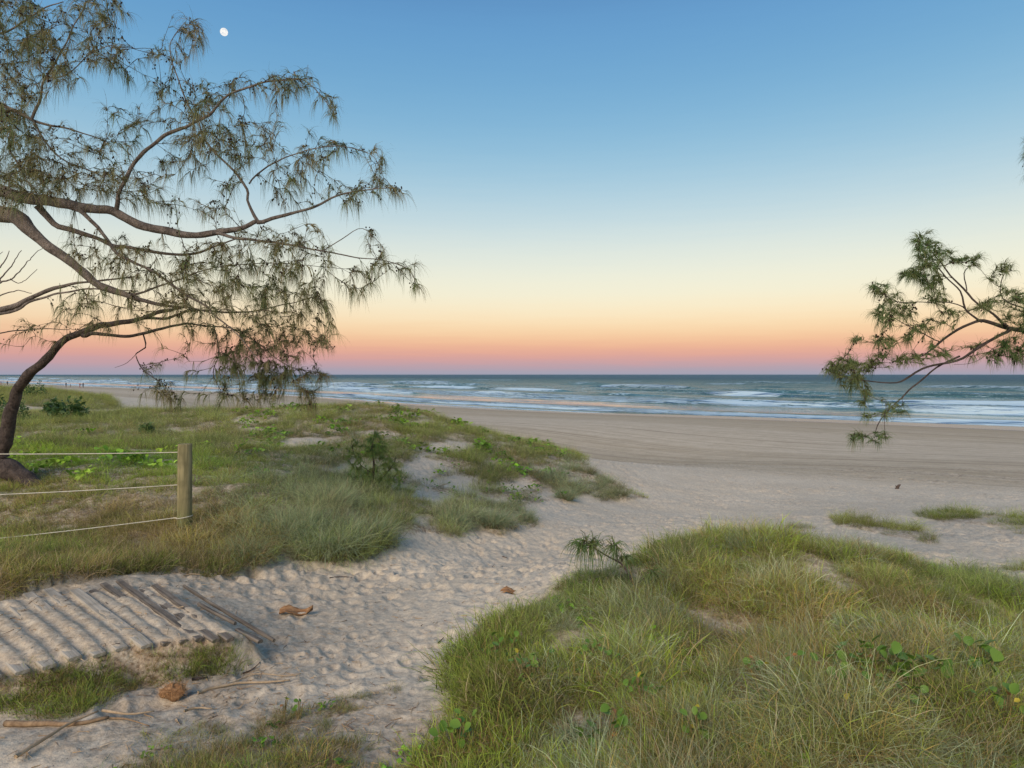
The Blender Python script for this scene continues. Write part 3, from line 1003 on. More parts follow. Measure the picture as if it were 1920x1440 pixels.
MAT['tuss'] = tussock_mat('spinifex_blade', (.20, .27, .12), (.33, .40, .24), (.48, .40, .24))
TUSS = [  # px, py, radius, blade length, label
    (620, 1030, .32, .62, 'big grey green spinifex tussock on the path edge right of the fence post'),
    (545, 1005, .22, .5, 'spinifex tussock close to the right of the brown grass by the post'),
    (690, 1010, .24, .5, 'spinifex tussock spilling over the bank toward the sandy path'),
    (610, 950, .26, .55, 'tall spinifex tussock on top of the bank behind the path edge'),
    (850, 985, .15, .42, 'spinifex tussock on the sand edge left of the pair beside the path'),
    (925, 985, .17, .45, 'wide spinifex tussock leaning over the middle of the path edge'),
    (985, 975, .11, .35, 'small round grey tussock alone at the tip of the path edge'),
    (1060, 935, .16, .42, 'dark tussock near the right tip of the sandy dune'),
    (1620, 1190, .12, .24, 'dense round tussock in the middle of the right mound'),
    (1240, 1180, .14, .26, 'dark tussock near the upper left of the right mound'),
    (1500, 1330, .13, .24, 'pale tussock low in the middle of the right mound'),
    (1830, 1290, .14, .26, 'tussock beside the broad green leaves at the right edge'),
    (1150, 1260, .14, .26, 'tussock with straw coloured arching blades in the mound left half'),
    (1395, 1030, .14, .26, 'tussock on the highest crest of the right mound'),
    (1100, 1400, .12, .22, 'tussock with pale arching blades at the bottom of the right mound'),
    (1790, 1430, .12, .22, 'tussock at the bottom right corner of the mound'),
]
for px, py, r0, L, lab in TUSS:
    g = ground_at(px, py)
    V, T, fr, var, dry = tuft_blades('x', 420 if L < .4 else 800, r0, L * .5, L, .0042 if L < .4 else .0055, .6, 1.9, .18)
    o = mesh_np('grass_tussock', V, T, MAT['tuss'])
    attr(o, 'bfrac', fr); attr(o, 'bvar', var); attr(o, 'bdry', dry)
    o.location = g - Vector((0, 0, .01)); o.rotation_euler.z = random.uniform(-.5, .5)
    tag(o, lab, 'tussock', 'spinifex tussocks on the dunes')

# ------------------------------------------------------------------ creeper clumps with countable leaves
MAT['creeper'] = leafy_mat('creeper_leaf', (.07, .17, .02), (.19, .31, .045))
MAT['creeper_old'] = leafy_mat('creeper_leaf_yellow', (.42, .38, .03), (.55, .42, .06))
MAT['creeper_rust'] = leafy_mat('creeper_leaf_rust', (.30, .12, .04), (.40, .20, .07))
MAT['runner'] = leafy_mat('runner_stem', (.16, .13, .05), (.22, .16, .07), .05, .7)
LEAFM = {}
for k in ('creeper', 'creeper_old', 'creeper_rust'):
    LEAFM[k] = []
    for q in range(3):
        v, f = round_leaf_mesh(1.0, random.uniform(.75, .95), random.uniform(.1, .35))
        o = mesh_np('leaf', v, f, MAT[k], link=False); LEAFM[k].append(o.data)
CREEP = [  # px, py, spread px, leaves, leaf metre, yellow, rust, label
    (1625, 1275, 45, 10, .095, 0, 1, 'creeper clump of folded green leaves at the left of the leafy row on the mound'),
    (1720, 1285, 55, 14, .095, 0, 0, 'long creeper clump of crowded green leaves in the right part of the mound'),
    (1830, 1278, 35, 7, .11, 0, 0, 'creeper clump with big round green leaves near the right edge'),
    (1570, 1365, 25, 2, .09, 2, 0, 'yellow creeper leaves alone in the lower middle of the mound'),
    (1540, 1300, 45, 7, .07, 2, 1, 'creeper clump with yellowing leaves left of the leafy row'),
    (1000, 1290, 50, 9, .07, 1, 1, 'creeper clump on the left slope of the mound below its tussocks'),
    (940, 1250, 45, 8, .07, 0, 0, 'bright creeper clump on the left edge of the mound'),
    (1110, 1270, 50, 9, .06, 0, 2, 'creeper clump with rusty leaves in the left half of the mound'),
    (855, 1415, 35, 7, .075, 0, 2, 'creeper clump at the bottom left corner of the mound'),
    (1130, 1415, 45, 8, .08, 0, 3, 'creeper clump with rusty leaves at the bottom middle of the mound'),
    (1205, 1330, 30, 5, .07, 1, 0, 'creeper sprig in the lower left part of the mound'),
    (1320, 1420, 40, 5, .07, 2, 0, 'creeper sprig at the bottom of the mound under its pale blades'),
    (1680, 1340, 55, 7, .07, 2, 1, 'creeper sprigs below the leafy row on the mound'),
    (1880, 1370, 45, 6, .075, 2, 1, 'creeper sprigs low at the right edge of the mound'),
    (1440, 1290, 45, 5, .07, 1, 2, 'creeper sprigs with an orange leaf in the centre of the mound'),
    (530, 1345, 16, 4, .05, 2, 1, 'tiny creeper with two yellow leaves on sand at the bottom left'),
    (560, 1350, 10, 2, .04, 0, 1, 'small orange leafed sprig beside the tiny yellow creeper'),
    (880, 880, 60, 12, .10, 0, 0, 'green creeper runner across the pale sand of the dune'),
    (800, 915, 60, 10, .09, 0, 0, 'green creeper runner below the sandy hollow of the dune'),
    (960, 925, 60, 12, .09, 1, 0, 'yellow green creeper patch near the path end of the dune'),
    (735, 905, 30, 8, .09, 0, 0, 'low leafy shoots at the foot of the young she oak'),
]
for px, py, spx, n, size, ny, nr_, lab in CREEP:
    g = ground_at(px, py)
    root = empty('beach_creeper', g)
    tag(root, lab, 'creeper', 'beach creepers on the dunes')
    sp = spx / F * g.y
    pts = []
    n = int(n * 2.6) if ny < 2 or n > 4 else n; size *= .58; sp *= .9
    for k in range(n):
        kind = 'creeper_old' if k < ny else ('creeper_rust' if k < ny + nr_ else 'creeper')
        dx = random.uniform(-1, 1) * sp; dy = random.uniform(-.8, .8) * sp
        zz = Hp(g.x + dx, g.y + dy) - g.z + (random.uniform(.05, .17) if g.y < 7 and py > 1200 and px > 600 else random.uniform(.04, .10))
        o = bpy.data.objects.new('leaf', random.choice(LEAFM[kind])); col.objects.link(o); o.parent = root
        sz = size * random.uniform(.75, 1.2) * (1 if kind == 'creeper' else .6)
        o.location = (dx, dy, zz); o.scale = (sz, sz, sz)
        o.rotation_euler = (random.uniform(-.7, .7), random.uniform(-1.1, .0), random.uniform(0, 6.28))
        if kind == 'creeper_old': o['label'] = 'yellow leaf'
        if kind == 'creeper_rust': o['label'] = 'rusty orange leaf'
        pts.append((dx, dy, zz))
    pts.sort()
    paths = []
    for k, (a, b, c) in enumerate(pts):
        hx, hy = a * .4, b * .4
        paths.append((spline([(hx, hy, Hp(g.x + hx, g.y + hy) - g.z - .005), ((a + hx) / 2, (b + hy) / 2, c * .6), (a, b, c)], .03), None))
    paths = [(p, np.full(len(p), .0022)) for p, _ in paths]
    v, f = tube_np(paths, 4)
    tag(mesh_np('runner', v, f, MAT['runner'], parent=root), kind='stuff')

# ------------------------------------------------------------------ wood materials
def wood_mat(name, a, b, grain=(3, 3, 40), rough=.85, green=0):
    m = NT(name)
    ob = m.coord('Object')
    n = m.noise(m.mapping(ob, grain), 1, 6, .65)
    n2 = m.noise(ob, 6, 4)
    c = m.mix(m.ss(n, .32, .68), a, b)
    c = m.mix(m.math('MULTIPLY', m.ss(n2, .45, .7), .5), c, tuple(x * .6 for x in a))
    if green:
        sp = m.n.new('ShaderNodeSeparateXYZ'); m.l.new(ob, sp.inputs[0])
        low = m.ss(sp.outputs['Z'], .42, .05)
        c = m.mix(m.math('MULTIPLY', low, .7), c, (.10, .125, .035))
    nb = m.bump(n, .6, .012)
    return m.set(Base_Color=c, Roughness=rough, Normal=nb, Specular_IOR_Level=.2)


def bark_mat(name, a, b, sc_=9):
    m = NT(name)
    ob = m.coord('Object')
    n = m.noise(ob, sc_, 7, .7, .4)
    n2 = m.noise(m.mapping(ob, (1, 1, .5)), sc_ * 4, 4, .7)
    c = m.mix(m.ss(n, .35, .65), a, b)
    c = m.mix(m.math('MULTIPLY', m.ss(n2, .5, .7), .6), c, tuple(x * .45 for x in a))
    nb = m.bump(n, 1.0, .05); nb = m.bump(n2, .9, .02, nb)
    return m.set(Base_Color=c, Roughness=.9, Normal=nb, Specular_IOR_Level=.15)


MAT['plank'] = wood_mat('weathered_plank', (.27, .24, .19), (.48, .43, .35), (2, 40, 40))
MAT['plank_dark'] = wood_mat('dark_plank', (.075, .062, .05), (.24, .205, .165), (2, 40, 40))  # darker board colour, for the rightmost boards and the loose ones
MAT['post'] = wood_mat('post_timber', (.17, .155, .08), (.31, .275, .15), (26, 26, 2.2), green=1)
MAT['rope'] = wood_mat('fence_wire', (.50, .48, .40), (.64, .62, .52), (40, 40, 40))
MAT['stick'] = wood_mat('dry_stick', (.19, .125, .075), (.36, .25, .15), (20, 3, 20))
MAT['reed'] = wood_mat('pale_reed', (.33, .24, .15), (.50, .38, .25), (30, 3, 30))
MAT['twig_dark'] = wood_mat('dark_twig', (.07, .05, .04), (.14, .10, .08), (20, 20, 20))
MAT['husk'] = wood_mat('husk', (.20, .10, .045), (.40, .235, .12), (4, 60, 60))
MAT['bark'] = bark_mat('she_oak_bark', (.12, .102, .09), (.26, .225, .20))
MAT['bark_dark'] = bark_mat('she_oak_bark_dark', (.06, .049, .045), (.13, .105, .095))


def box_part(name, length, w, h, mat, parent, loc, rot, bev=.006, warp=0.0):
    """weathered board: rounded edges, slight warp, x is its length, origin at its near end"""
    nx = 9
    xs = np.linspace(0, length, nx)
    prof = [(-w / 2 + bev, h / 2), (w / 2 - bev, h / 2), (w / 2, h / 2 - bev), (w / 2, -h / 2 + bev), (w / 2 - bev, -h / 2), (-w / 2 + bev, -h / 2), (-w / 2, -h / 2 + bev), (-w / 2, h / 2 - bev)]
    V = []
    for i, x in enumerate(xs):
        t = i / (nx - 1); e = .93 if i in (0, nx - 1) else 1
        for a, b in prof:
            V.append((x, a * e + random.uniform(-.0012, .0012) + warp * math.sin(t * 3), b * e + warp * .5 * math.sin(t * 4 + 1) + random.uniform(-.001, .001)))
    Fq = []
    for i in range(nx - 1):
        for k in range(8):
            a = i * 8 + k; b = i * 8 + (k + 1) % 8
            Fq.append((a, a + 8, b + 8, b))
    for o_ in (0, (nx - 1) * 8):
        q = [o_ + k for k in range(8)]
        s_ = 1 if o_ else -1
        for a, b, c, d in ((0, 1, 2, 7), (7, 2, 3, 6), (6, 3, 4, 5)):
            Fq.append((q[a], q[b], q[c], q[d])[::s_])
    o = mesh_np(name, V, Fq, mat, smooth=False, parent=parent)
    o.location = loc; o.rotation_euler = rot
    return o


# ------------------------------------------------------------------ boardwalk
bw = empty('boardwalk', (B_N[6].x, B_N[6].y, BZ))
tag(bw, 'old boardwalk of narrow grey boards half buried in sand', 'boardwalk')
for i, (n_, d_) in enumerate(zip(B_N, B_D)):
    L = random.uniform(1.25, 1.6)
    a = math.atan2(d_.y, d_.x)
    dark = i >= len(B_N) - 5
    off = random.uniform(-.03, .03)
    box_part('board', L, .072 if i < 9 else .052, .022, MAT['plank_dark' if dark else 'plank'], bw,
             (n_.x - bw.location.x + d_.x * off, n_.y - bw.location.y + d_.y * off, random.uniform(-.004, .008) + (-.01 if dark else 0)), (random.uniform(-.06, .06), -.012 + random.uniform(-.01, .01), a), warp=.004)
# loose boards and the bearer beyond the last fixed one
for (p0, p1, z0, z1, w) in [((488, 1204), (446, 1180), CAMZ - 1.665, CAMZ - 1.635, .04), ((514, 1202), (345, 1098), CAMZ - 1.675, CAMZ - 1.60, .022), ((441, 1170), (373, 1131), CAMZ - 1.635, CAMZ - 1.595, .024)]:
    a = on_z(*p0, z0); b = on_z(*p1, z1); dd = b - a
    box_part('loose_board', dd.length, w, .024, MAT['plank_dark'], bw, a - bw.location, (random.uniform(-.2, .2), -math.asin(dd.z / dd.length), math.atan2(dd.y, dd.x)), warp=.006)

# ------------------------------------------------------------------ fence
fp = P(346, 1003, 7.0)
fence = empty('wire_fence', (fp.x, fp.y, fp.z))
tag(fence, 'low wire fence of three strands ending at a round timber post', 'fence')


def post_mesh(h, r, name, loc):
    n = 28; prof = [(0, -.5), (r * 1.03, -.5), (r * 1.03, 0), (r * 1.0, h * .5), (r * .98, h - .012), (r * .93, h - .002), (r * .6, h + .001), (0, h)]
    V = []; Fq = []
    for q, z in prof:
        for k in range(n):
            a = 2 * math.pi * k / n
            rr = q * (1 + .012 * math.sin(3 * a + 1) + .008 * math.sin(7 * a)); V.append((rr * math.cos(a), rr * math.sin(a), z))
    for i in range(len(prof) - 1):
        for k in range(n):
            a = i * n + k; b = i * n + (k + 1) % n
            Fq.append((a, b, b + n, a + n))
    o = mesh_np(name, V, Fq, MAT['post'], parent=fence)
    o.location = loc
    return o


HP = P(346, 832, 7.0).z - fp.z
pm = post_mesh(HP, .074, 'post', (0, 0, 0)); pm.rotation_euler = (.0, .012, 0)
p2 = Vector((P(-480, 1000, 6.1).x, 6.1, 0)); p2.z = Hp(p2.x, p2.y)
post_mesh(HP * .98, .074, 'post', (p2.x - fp.x, p2.y - fp.y, p2.z - fp.z))
for (ya, yb, d0) in ((848, 846, 6.6), (909, 922, 6.6), (970, 1004, 6.6)):
    a = P(336, ya, 6.97); b = P(0, yb, d0)
    c = b + (b - a) * ((p2.x - b.x) / (b.x - a.x))
    ts_ = np.linspace(0, 1, 40)
    pts = [((1 - t) * np.array(a) + t * np.array(c) - np.array([0, 0, .03 * 4 * t * (1 - t)])) - np.array(fp) for t in ts_]
    v, f = tube_np([(np.array(pts), np.full(40, .0055))], 6)
    mesh_np('wire', v, f, MAT['rope'], parent=fence)
    if ya == 970 or ya == 848:
        az = a.z - fp.z if ya == 970 else P(346, ya, 7).z - fp.z
        if ya == 970:
            ang = np.linspace(0, 2 * np.pi, 30)
            ring = np.stack([.0805 * np.cos(ang), .0805 * np.sin(ang), az + .012 * np.cos(ang)], -1)
            v, f = tube_np([(ring, np.full(30, .0055))], 6)
            mesh_np('wire_loop', v, f, MAT['rope'], parent=fence)


# ------------------------------------------------------------------ she-oaks
def needle_mat(name='she_oak_needles', k=(1, 1, 1)):
    m = NT(name)
    var = m.at('bvar')
    n = m.noise(m.coord('Object'), 1.6, 3)
    c = m.mix(m.ss(n, .4, .62), (.14, .185, .07), (.21, .20, .085))
    c = m.mix(m.ss(var, .55, 1.0), c, (.25, .175, .09))
    c = m.mix(1.0, c, k, 'MULTIPLY')
    m.set(Base_Color=c, Roughness=.6, Specular_IOR_Level=.25)
    m.translucent(c, .25)
    return m.m


MAT['needles'] = needle_mat()
MAT['needles_mid'] = needle_mat('fresh_needles', (.75, 1.0, .8))
MAT['needles_green'] = needle_mat('young_needles', (.95, 1.35, .8))
MAT['cone'] = bark_mat('she_oak_cones', (.045, .03, .022), (.10, .065, .045), 60)
MAT['twig'] = bark_mat('she_oak_twigs', (.10, .075, .06), (.19, .145, .12), 30)


def grow_tree(name, label, base, limbs, blobs, depth, per=300, spread=1.0, needle_len=.26, n_needle=34, bark='bark', trunk_n=1, seed=1, ndl_w=.0042, cones=.32, upright=0, twig_r=.003, down=0, ndl='needles', droopk=1.0):
    """limbs: list of rows (x, y, z, radius) already in the world; first ones are trunk. blobs give where shoots end."""
    lr = np.random.default_rng(seed)
    root = empty(name, base)
    tag(root, label, 'tree')
    b0 = np.array(base)
    nodes = []; ndir = []; free = []
    limb_s = []
    for k, L in enumerate(limbs):
        s = spline(L, .07)
        wig = np.stack([fbm(np.arange(len(s)) * .13 + k * 9, np.full(len(s), q * 5.3 + k), 2) for q in range(3)], -1) * np.minimum(.05, s[:, 3:4] * 1.4 + .012)
        wig[0] = 0
        s[:, :3] += wig
        s[:, 3] *= np.clip(.52 + .48 * (s[:, 3] - .018) / .07, .50, 1) if k >= trunk_n else 1
        s[:, 3] *= 1 + .22 * perlin(np.arange(len(s)) * .35, np.full(len(s), k + .5))
        limb_s.append(s)
        v, f = tube_np([(s[:, :3] - b0, s[:, 3])], 14 if k < trunk_n else 9)
        mesh_np('trunk' if k < trunk_n else 'branch', v, f, MAT[bark], parent=root)
        t = np.gradient(s[:, :3], axis=0); t /= np.linalg.norm(t, axis=1)[:, None] + 1e-9
        start = 0 if k >= trunk_n else len(s) // 2
        nodes.append(s[start:, :3]); ndir.append(t[start:])
    nodes = list(np.vstack(nodes)); ndir = list(np.vstack(ndir))
    # where shoots end
    A = []
    for b in blobs:
        x, y, rx, ry = b[:4]; w = b[4] if len(b) > 4 else 1.0
        n = max(1, int(round(rx * ry / per * w)))
        for _ in range(n):
            a = lr.uniform(0, 2 * np.pi); r = math.sqrt(lr.uniform()) * 1.08
            dd = depth + lr.normal(0, .42) * spread
            A.append(np.array(P(x + rx * r * math.cos(a), y + ry * r * math.sin(a), dd)))
    A = np.array(A)
    N0 = np.array(nodes)
    dmin = np.array([np.min(np.linalg.norm(N0 - a, axis=1)) for a in A])
    order = np.argsort(dmin)
    NA = np.zeros((len(nodes) + len(A) * 14, 3)); ND = np.zeros_like(NA)
    cnt = len(nodes); NA[:cnt] = N0; ND[:cnt] = np.array(ndir)
    twigs = []; N_R = []; tips = []
    for i in order:
        a = A[i]
        v = a - NA[:cnt]; d = np.linalg.norm(v, axis=1) + 1e-6
        al = (v * ND[:cnt]).sum(1) / d
        k = np.argmin(d * (1.35 - .55 * al))
        p0 = NA[k].copy(); t0 = ND[k]; L = d[k]
        if L < .05: L = .05
        ctrl = p0 + (t0 * .45 + np.array([0, 0, .12])) * L * .55 + lr.normal(0, .05, 3) * L
        n = int(np.clip(L / .07, 4, 12))
        tt = np.linspace(0, 1, n)[:, None]
        pts = (1 - tt) ** 2 * p0 + 2 * tt * (1 - tt) * ctrl + tt ** 2 * a
        pts[1:-1] += lr.normal(0, .006, (n - 2, 3))
        tg = np.gradient(pts, axis=0); tg /= np.linalg.norm(tg, axis=1)[:, None] + 1e-9
        r0 = twig_r + .0045 * min(L, 1.5)
        twigs.append((pts - b0, np.linspace(r0, twig_r * .6, n)))
        m_ = n - 1
        NA[cnt:cnt + m_] = pts[1:]; ND[cnt:cnt + m_] = tg[1:]; cnt += m_
        tips.append((pts, tg, L))
    v, f = tube_np(twigs, 4)
    o = mesh_np('twigs', v, f, MAT['twig'], parent=root); tag(o, kind='stuff')
    # drooping needles in tassels along the outer part of each shoot
    roots = []; dirs = []; lens = []; cn = []
    for pts, tg, L in tips:
        n = len(pts)
        m_ = int(n_needle * lr.uniform(.5, 1.4))
        reach = min(1.0, .38 / max(L, .1))
        nb_ = max(3, m_ // 6); which = lr.integers(0, nb_, m_)
        tpos = 1 - reach * (lr.uniform(0, 1, nb_) ** 1.3); tpos[0] = 1
        bd = lr.normal(0, .38, (nb_, 3))
        idx = tpos[which] * (n - 1); i0 = np.clip(idx.astype(int), 0, n - 2); fr = (idx - i0)[:, None]
        p = pts[i0] * (1 - fr) + pts[i0 + 1] * fr
        dr = tg[i0] * .6 + bd[which] * .75 + lr.normal(0, .15, (m_, 3)) + np.array([0, 0, -.12 + upright])
        roots.append(p); dirs.append(dr); lens.append(needle_len * lr.uniform(.5, 1.2, m_) * lr.uniform(.6, 1.2, nb_)[which])
        if lr.uniform() < cones:
            q = lr.integers(2, 7)
            ii = lr.integers(max(0, n // 2), n, q)
            cn.append(pts[ii] + lr.normal(0, .022, (q, 3)))
    roots = np.vstack(roots); dirs = np.vstack(dirs); lens = np.concatenate(lens)
    N = len(roots)
    cu = [lr.normal(0, .05, (N, 3)) for _ in range(4)]
    V, T, fr, ids = ribbons(roots, dirs, lens, np.full(N, ndl_w), lr.uniform(2.2, 5.0, N) * droopk, 4, cu)
    o = mesh_np('needles', V - b0, T, MAT[ndl], parent=root)
    attr(o, 'bvar', lr.uniform(0, 1, N)[ids]); tag(o, kind='stuff')
    if cn:
        C = np.vstack(cn)
        ph = (1 + 5 ** .5) / 2
        ico = np.array([(-1, ph, 0), (1, ph, 0), (-1, -ph, 0), (1, -ph, 0), (0, -1, ph), (0, 1, ph), (0, -1, -ph), (0, 1, -ph), (ph, 0, -1), (ph, 0, 1), (-ph, 0, -1), (-ph, 0, 1)]) / 1.9
        fc = np.array([(0, 11, 5), (0, 5, 1), (0, 1, 7), (0, 7, 10), (0, 10, 11), (1, 5, 9), (5, 11, 4), (11, 10, 2), (10, 7, 6), (7, 1, 8), (3, 9, 4), (3, 4, 2), (3, 2, 6), (3, 6, 8), (3, 8, 9), (4, 9, 5), (2, 4, 11), (6, 2, 10), (8, 6, 7), (9, 8, 1)])
        sz = lr.uniform(.006, .011, (len(C), 1, 1))
        V = (C[:, None, :] - b0 + ico[None] * sz * np.array([1, 1, 1.3])).reshape(-1, 3)
        Fc = (fc[None] + (np.arange(len(C)) * 12)[:, None, None]).reshape(-1, 3)
        o = mesh_np('cones', V, Fc, MAT['cone'], parent=root); tag(o, kind='stuff')
    print(name, 'shoots', len(A), 'needles', N)
    return root


def limb(rows, d0, d1=None):
    """rows (px, py, radius px) with distance running from d0 to d1"""
    d1 = d0 if d1 is None else d1
    out = []
    for i, (a, b, r) in enumerate(rows):
        d = d0 + (d1 - d0) * i / (len(rows) - 1)
        p = P(a, b, d)
        out.append((p.x, p.y, p.z, r / F * d))
    return out


D = 7.6
baseA = Vector((P(-560, 600, D).x, D, 0)); baseA.z = Hp(baseA.x, baseA.y) - .05
TA = [(baseA.x - .3, D, baseA.z - .3, .27), (baseA.x - .25, D, baseA.z + .5, .22), (baseA.x + .1, D, baseA.z + 1.6, .19), tuple(limb([(-470, 470, 28)], D, D)[0]) if False else (P(-500, 480, D).x, D, P(-500, 480, D).z, .18), (P(-400, 300, D).x, D, P(-400, 300, D).z, .14), (P(-330, 80, D).x, D, P(-330, 80, D).z, .10), (P(-300, -250, D).x, D, P(-300, -250, D).z, .05)]
limbsA = [TA,
    limb([(-430, 350, 21), (-200, 335, 16), (-60, 340, 13), (0, 355, 12), (60, 376, 11), (150, 383, 10.5), (230, 405, 10), (300, 432, 9), (370, 440, 8), (440, 432, 7), (482, 417, 6)], D, 7.4),
    limb([(482, 417, 6), (530, 408, 5), (590, 383, 4), (640, 362, 3), (700, 353, 2), (745, 352, 1.4)], 7.4, 7.3),
    limb([(484, 416, 5), (467, 380, 4.2), (458, 345, 4), (400, 285, 3.4), (375, 235, 2.6), (362, 190, 1.6)], 7.4, 7.5),
    limb([(214, 402, 6), (222, 368, 6), (238, 325, 5.5), (270, 285, 5.2), (330, 246, 4.8), (380, 220, 4.4), (430, 180, 3.6), (480, 161, 3), (540, 150, 2.2), (575, 155, 1.7), (610, 190, 1.3), (630, 222, 1)], 7.45, 7.2),
    limb([(370, 226, 3), (354, 196, 2.8), (333, 146, 2.4), (321, 108, 2), (321, 79, 1.5), (346, 42, 1)], 7.35, 7.3),
    limb([(-440, 420, 24), (-200, 380, 19), (-50, 388, 17), (0, 402, 15.5), (33, 412, 14), (83, 456, 11), (146, 502, 9.5), (187, 530, 8.5), (233, 551, 7.5), (292, 567, 5), (350, 575, 3), (400, 590, 2)], 7.7, 7.7),
    limb([(142, 392, 7), (183, 429, 5.5), (217, 471, 4.8), (292, 514, 4.2), (375, 564, 3.4), (405, 592, 2.8), (450, 633, 2), (490, 680, 1.4)], 7.5, 7.1),
    limb([(70, 385, 9), (90, 402, 8), (112, 425, 7.2), (167, 441, 6), (233, 462, 5), (300, 475, 4.4), (375, 471, 3.8), (450, 448, 2.4), (500, 455, 1.5)], 7.6, 7.9),
    limb([(400, 438, 5), (450, 446, 4.2), (542, 462, 3.4), (604, 471, 2.8), (667, 480, 2.2), (729, 492, 1.8), (767, 508, 1.4), (784, 540, 1)], 7.4, 7.2),
    limb([(604, 471, 2), (640, 447, 1.6), (680, 428, 1.2), (712, 455, .9)], 7.3, 7.2),
    limb([(467, 345, 3), (500, 312, 2.6), (550, 286, 2.2), (610, 275, 1.8), (665, 277, 1.4), (702, 295, 1.1), (720, 335, .9)], 7.4, 7.2),
    limb([(-380, 200, 14), (-150, 165, 9), (0, 197, 6), (60, 222, 4.5), (120, 240, 3), (200, 265, 1.6)], D, 7.7),
    limb([(60, 222, 4.5), (78, 182, 3.8), (84, 150, 3.5), (104, 117, 3), (137, 60, 2.4), (160, 10, 1.8), (170, -50, 1.2)], 7.65, 7.6),
    limb([(62, 224, 3.5), (85, 270, 3), (120, 300, 2.6), (170, 320, 1.8)], 7.65, 7.5),
    limb([(-340, 60, 10), (-100, 40, 6), (0, 60, 3.5), (60, 30, 2.6), (120, 5, 1.8)], D, 7.6),
    limb([(-200, 350, 8), (0, 240, 4), (20, 290, 3.4), (45, 330, 2.6), (70, 365, 2)], 7.7, 7.6),
    limb([(-470, 560, 16), (-200, 600, 9), (0, 580, 7), (62, 558, 6), (110, 535, 5), (160, 528, 3.6), (250, 520, 2.4)], 7.9, 8.2),
    limb([(-200, 602, 6), (0, 588, 4.5), (54, 570, 4), (112, 552, 3.4), (175, 543, 2.6), (260, 545, 1.8)], 7.95, 8.0),
    limb([(82, 150, 2.6), (130, 135, 2), (170, 100, 1.8), (215, 85, 1.4), (245, 120, 1)], 7.6, 7.5),
    limb([(233, 551, 4), (280, 545, 3.2), (340, 520, 2.6), (420, 500, 2), (520, 495, 1.4), (600, 500, 1)], 7.7, 7.9),
]
blobsA = [(20, 40, 60, 60, 1.7), (60, 120, 65, 60, 1.4), (95, 60, 40, 50, 1), (175, 30, 60, 35, 1), (200, 90, 42, 45, 1), (130, 110, 40, 45, .7), (228, 130, 22, 30, 1.1), (190, 10, 40, 20, 1),
    (20, 290, 50, 100, 2.0), (20, 180, 40, 60, 1.2), (60, 330, 60, 40, 1.3),
    (345, 55, 32, 26, 1.3), (322, 105, 30, 20, .9), (285, 100, 18, 9, 1), (368, 95, 20, 20, 1),
    (340, 195, 52, 45, 1.1), (305, 150, 20, 15, 1), (400, 175, 40, 30, 1.1), (455, 165, 30, 20, 1), (520, 165, 40, 22, 1.3), (560, 150, 30, 20, 1.8), (612, 195, 18, 18, 1.4), (628, 220, 8, 14, 2),
    (230, 235, 48, 38, .9), (200, 305, 48, 50, 1), (110, 290, 50, 50, .8), (150, 345, 80, 36, 1),
    (400, 245, 55, 40, 1.2), (455, 262, 50, 35, 1.1), (495, 225, 45, 18, 1), (350, 290, 50, 40, 1), (430, 320, 36, 34, .9), (300, 330, 45, 30, .8), (490, 290, 40, 22, .8),
    (580, 285, 50, 20, 1.1), (650, 275, 36, 14, 1.6), (700, 300, 18, 22, 1.4), (712, 335, 12, 20, 1.6), (595, 250, 15, 10, 1), (600, 330, 50, 22, .8), (530, 335, 40, 28, .9),
    (560, 370, 46, 22, .7), (650, 365, 36, 16, 1.2), (695, 355, 34, 14, 1.6), (742, 358, 16, 10, 2.2),
    (280, 380, 50, 26, .8), (370, 390, 55, 20, .8), (240, 350, 40, 26, .8), (430, 400, 30, 14, .8),
    (500, 440, 60, 18, 1), (560, 440, 46, 18, .9), (560, 478, 56, 28, .9), (480, 495, 76, 40, 1.1), (400, 500, 76, 44, 1.2), (300, 495, 76, 44, 1.1), (205, 480, 60, 36, 1), (140, 455, 40, 26, .7),
    (690, 442, 22, 12, 1.4), (708, 470, 14, 16, 1.6), (720, 498, 22, 12, 1.4), (765, 500, 18, 10, 2.2), (780, 530, 8, 16, 2.5), (680, 505, 26, 22, .9), (665, 545, 24, 22, 1.1), (690, 530, 14, 16, 1.2),
    (560, 535, 56, 34, 1), (600, 580, 34, 32, 1.1), (520, 585, 56, 42, 1.2), (450, 560, 56, 36, 1.1), (380, 560, 56, 36, 1.1), (300, 565, 66, 30, 1), (200, 560, 56, 22, .9), (130, 565, 36, 26, .8),
    (612, 565, 18, 12, 1.2), (605, 625, 18, 20, 1.2)]
grow_tree('she_oak', 'overhanging she oak whose grey branches reach in from the left above the dune', baseA, limbsA, blobsA, 7.5, per=62, spread=1.1, seed=3, n_needle=27)

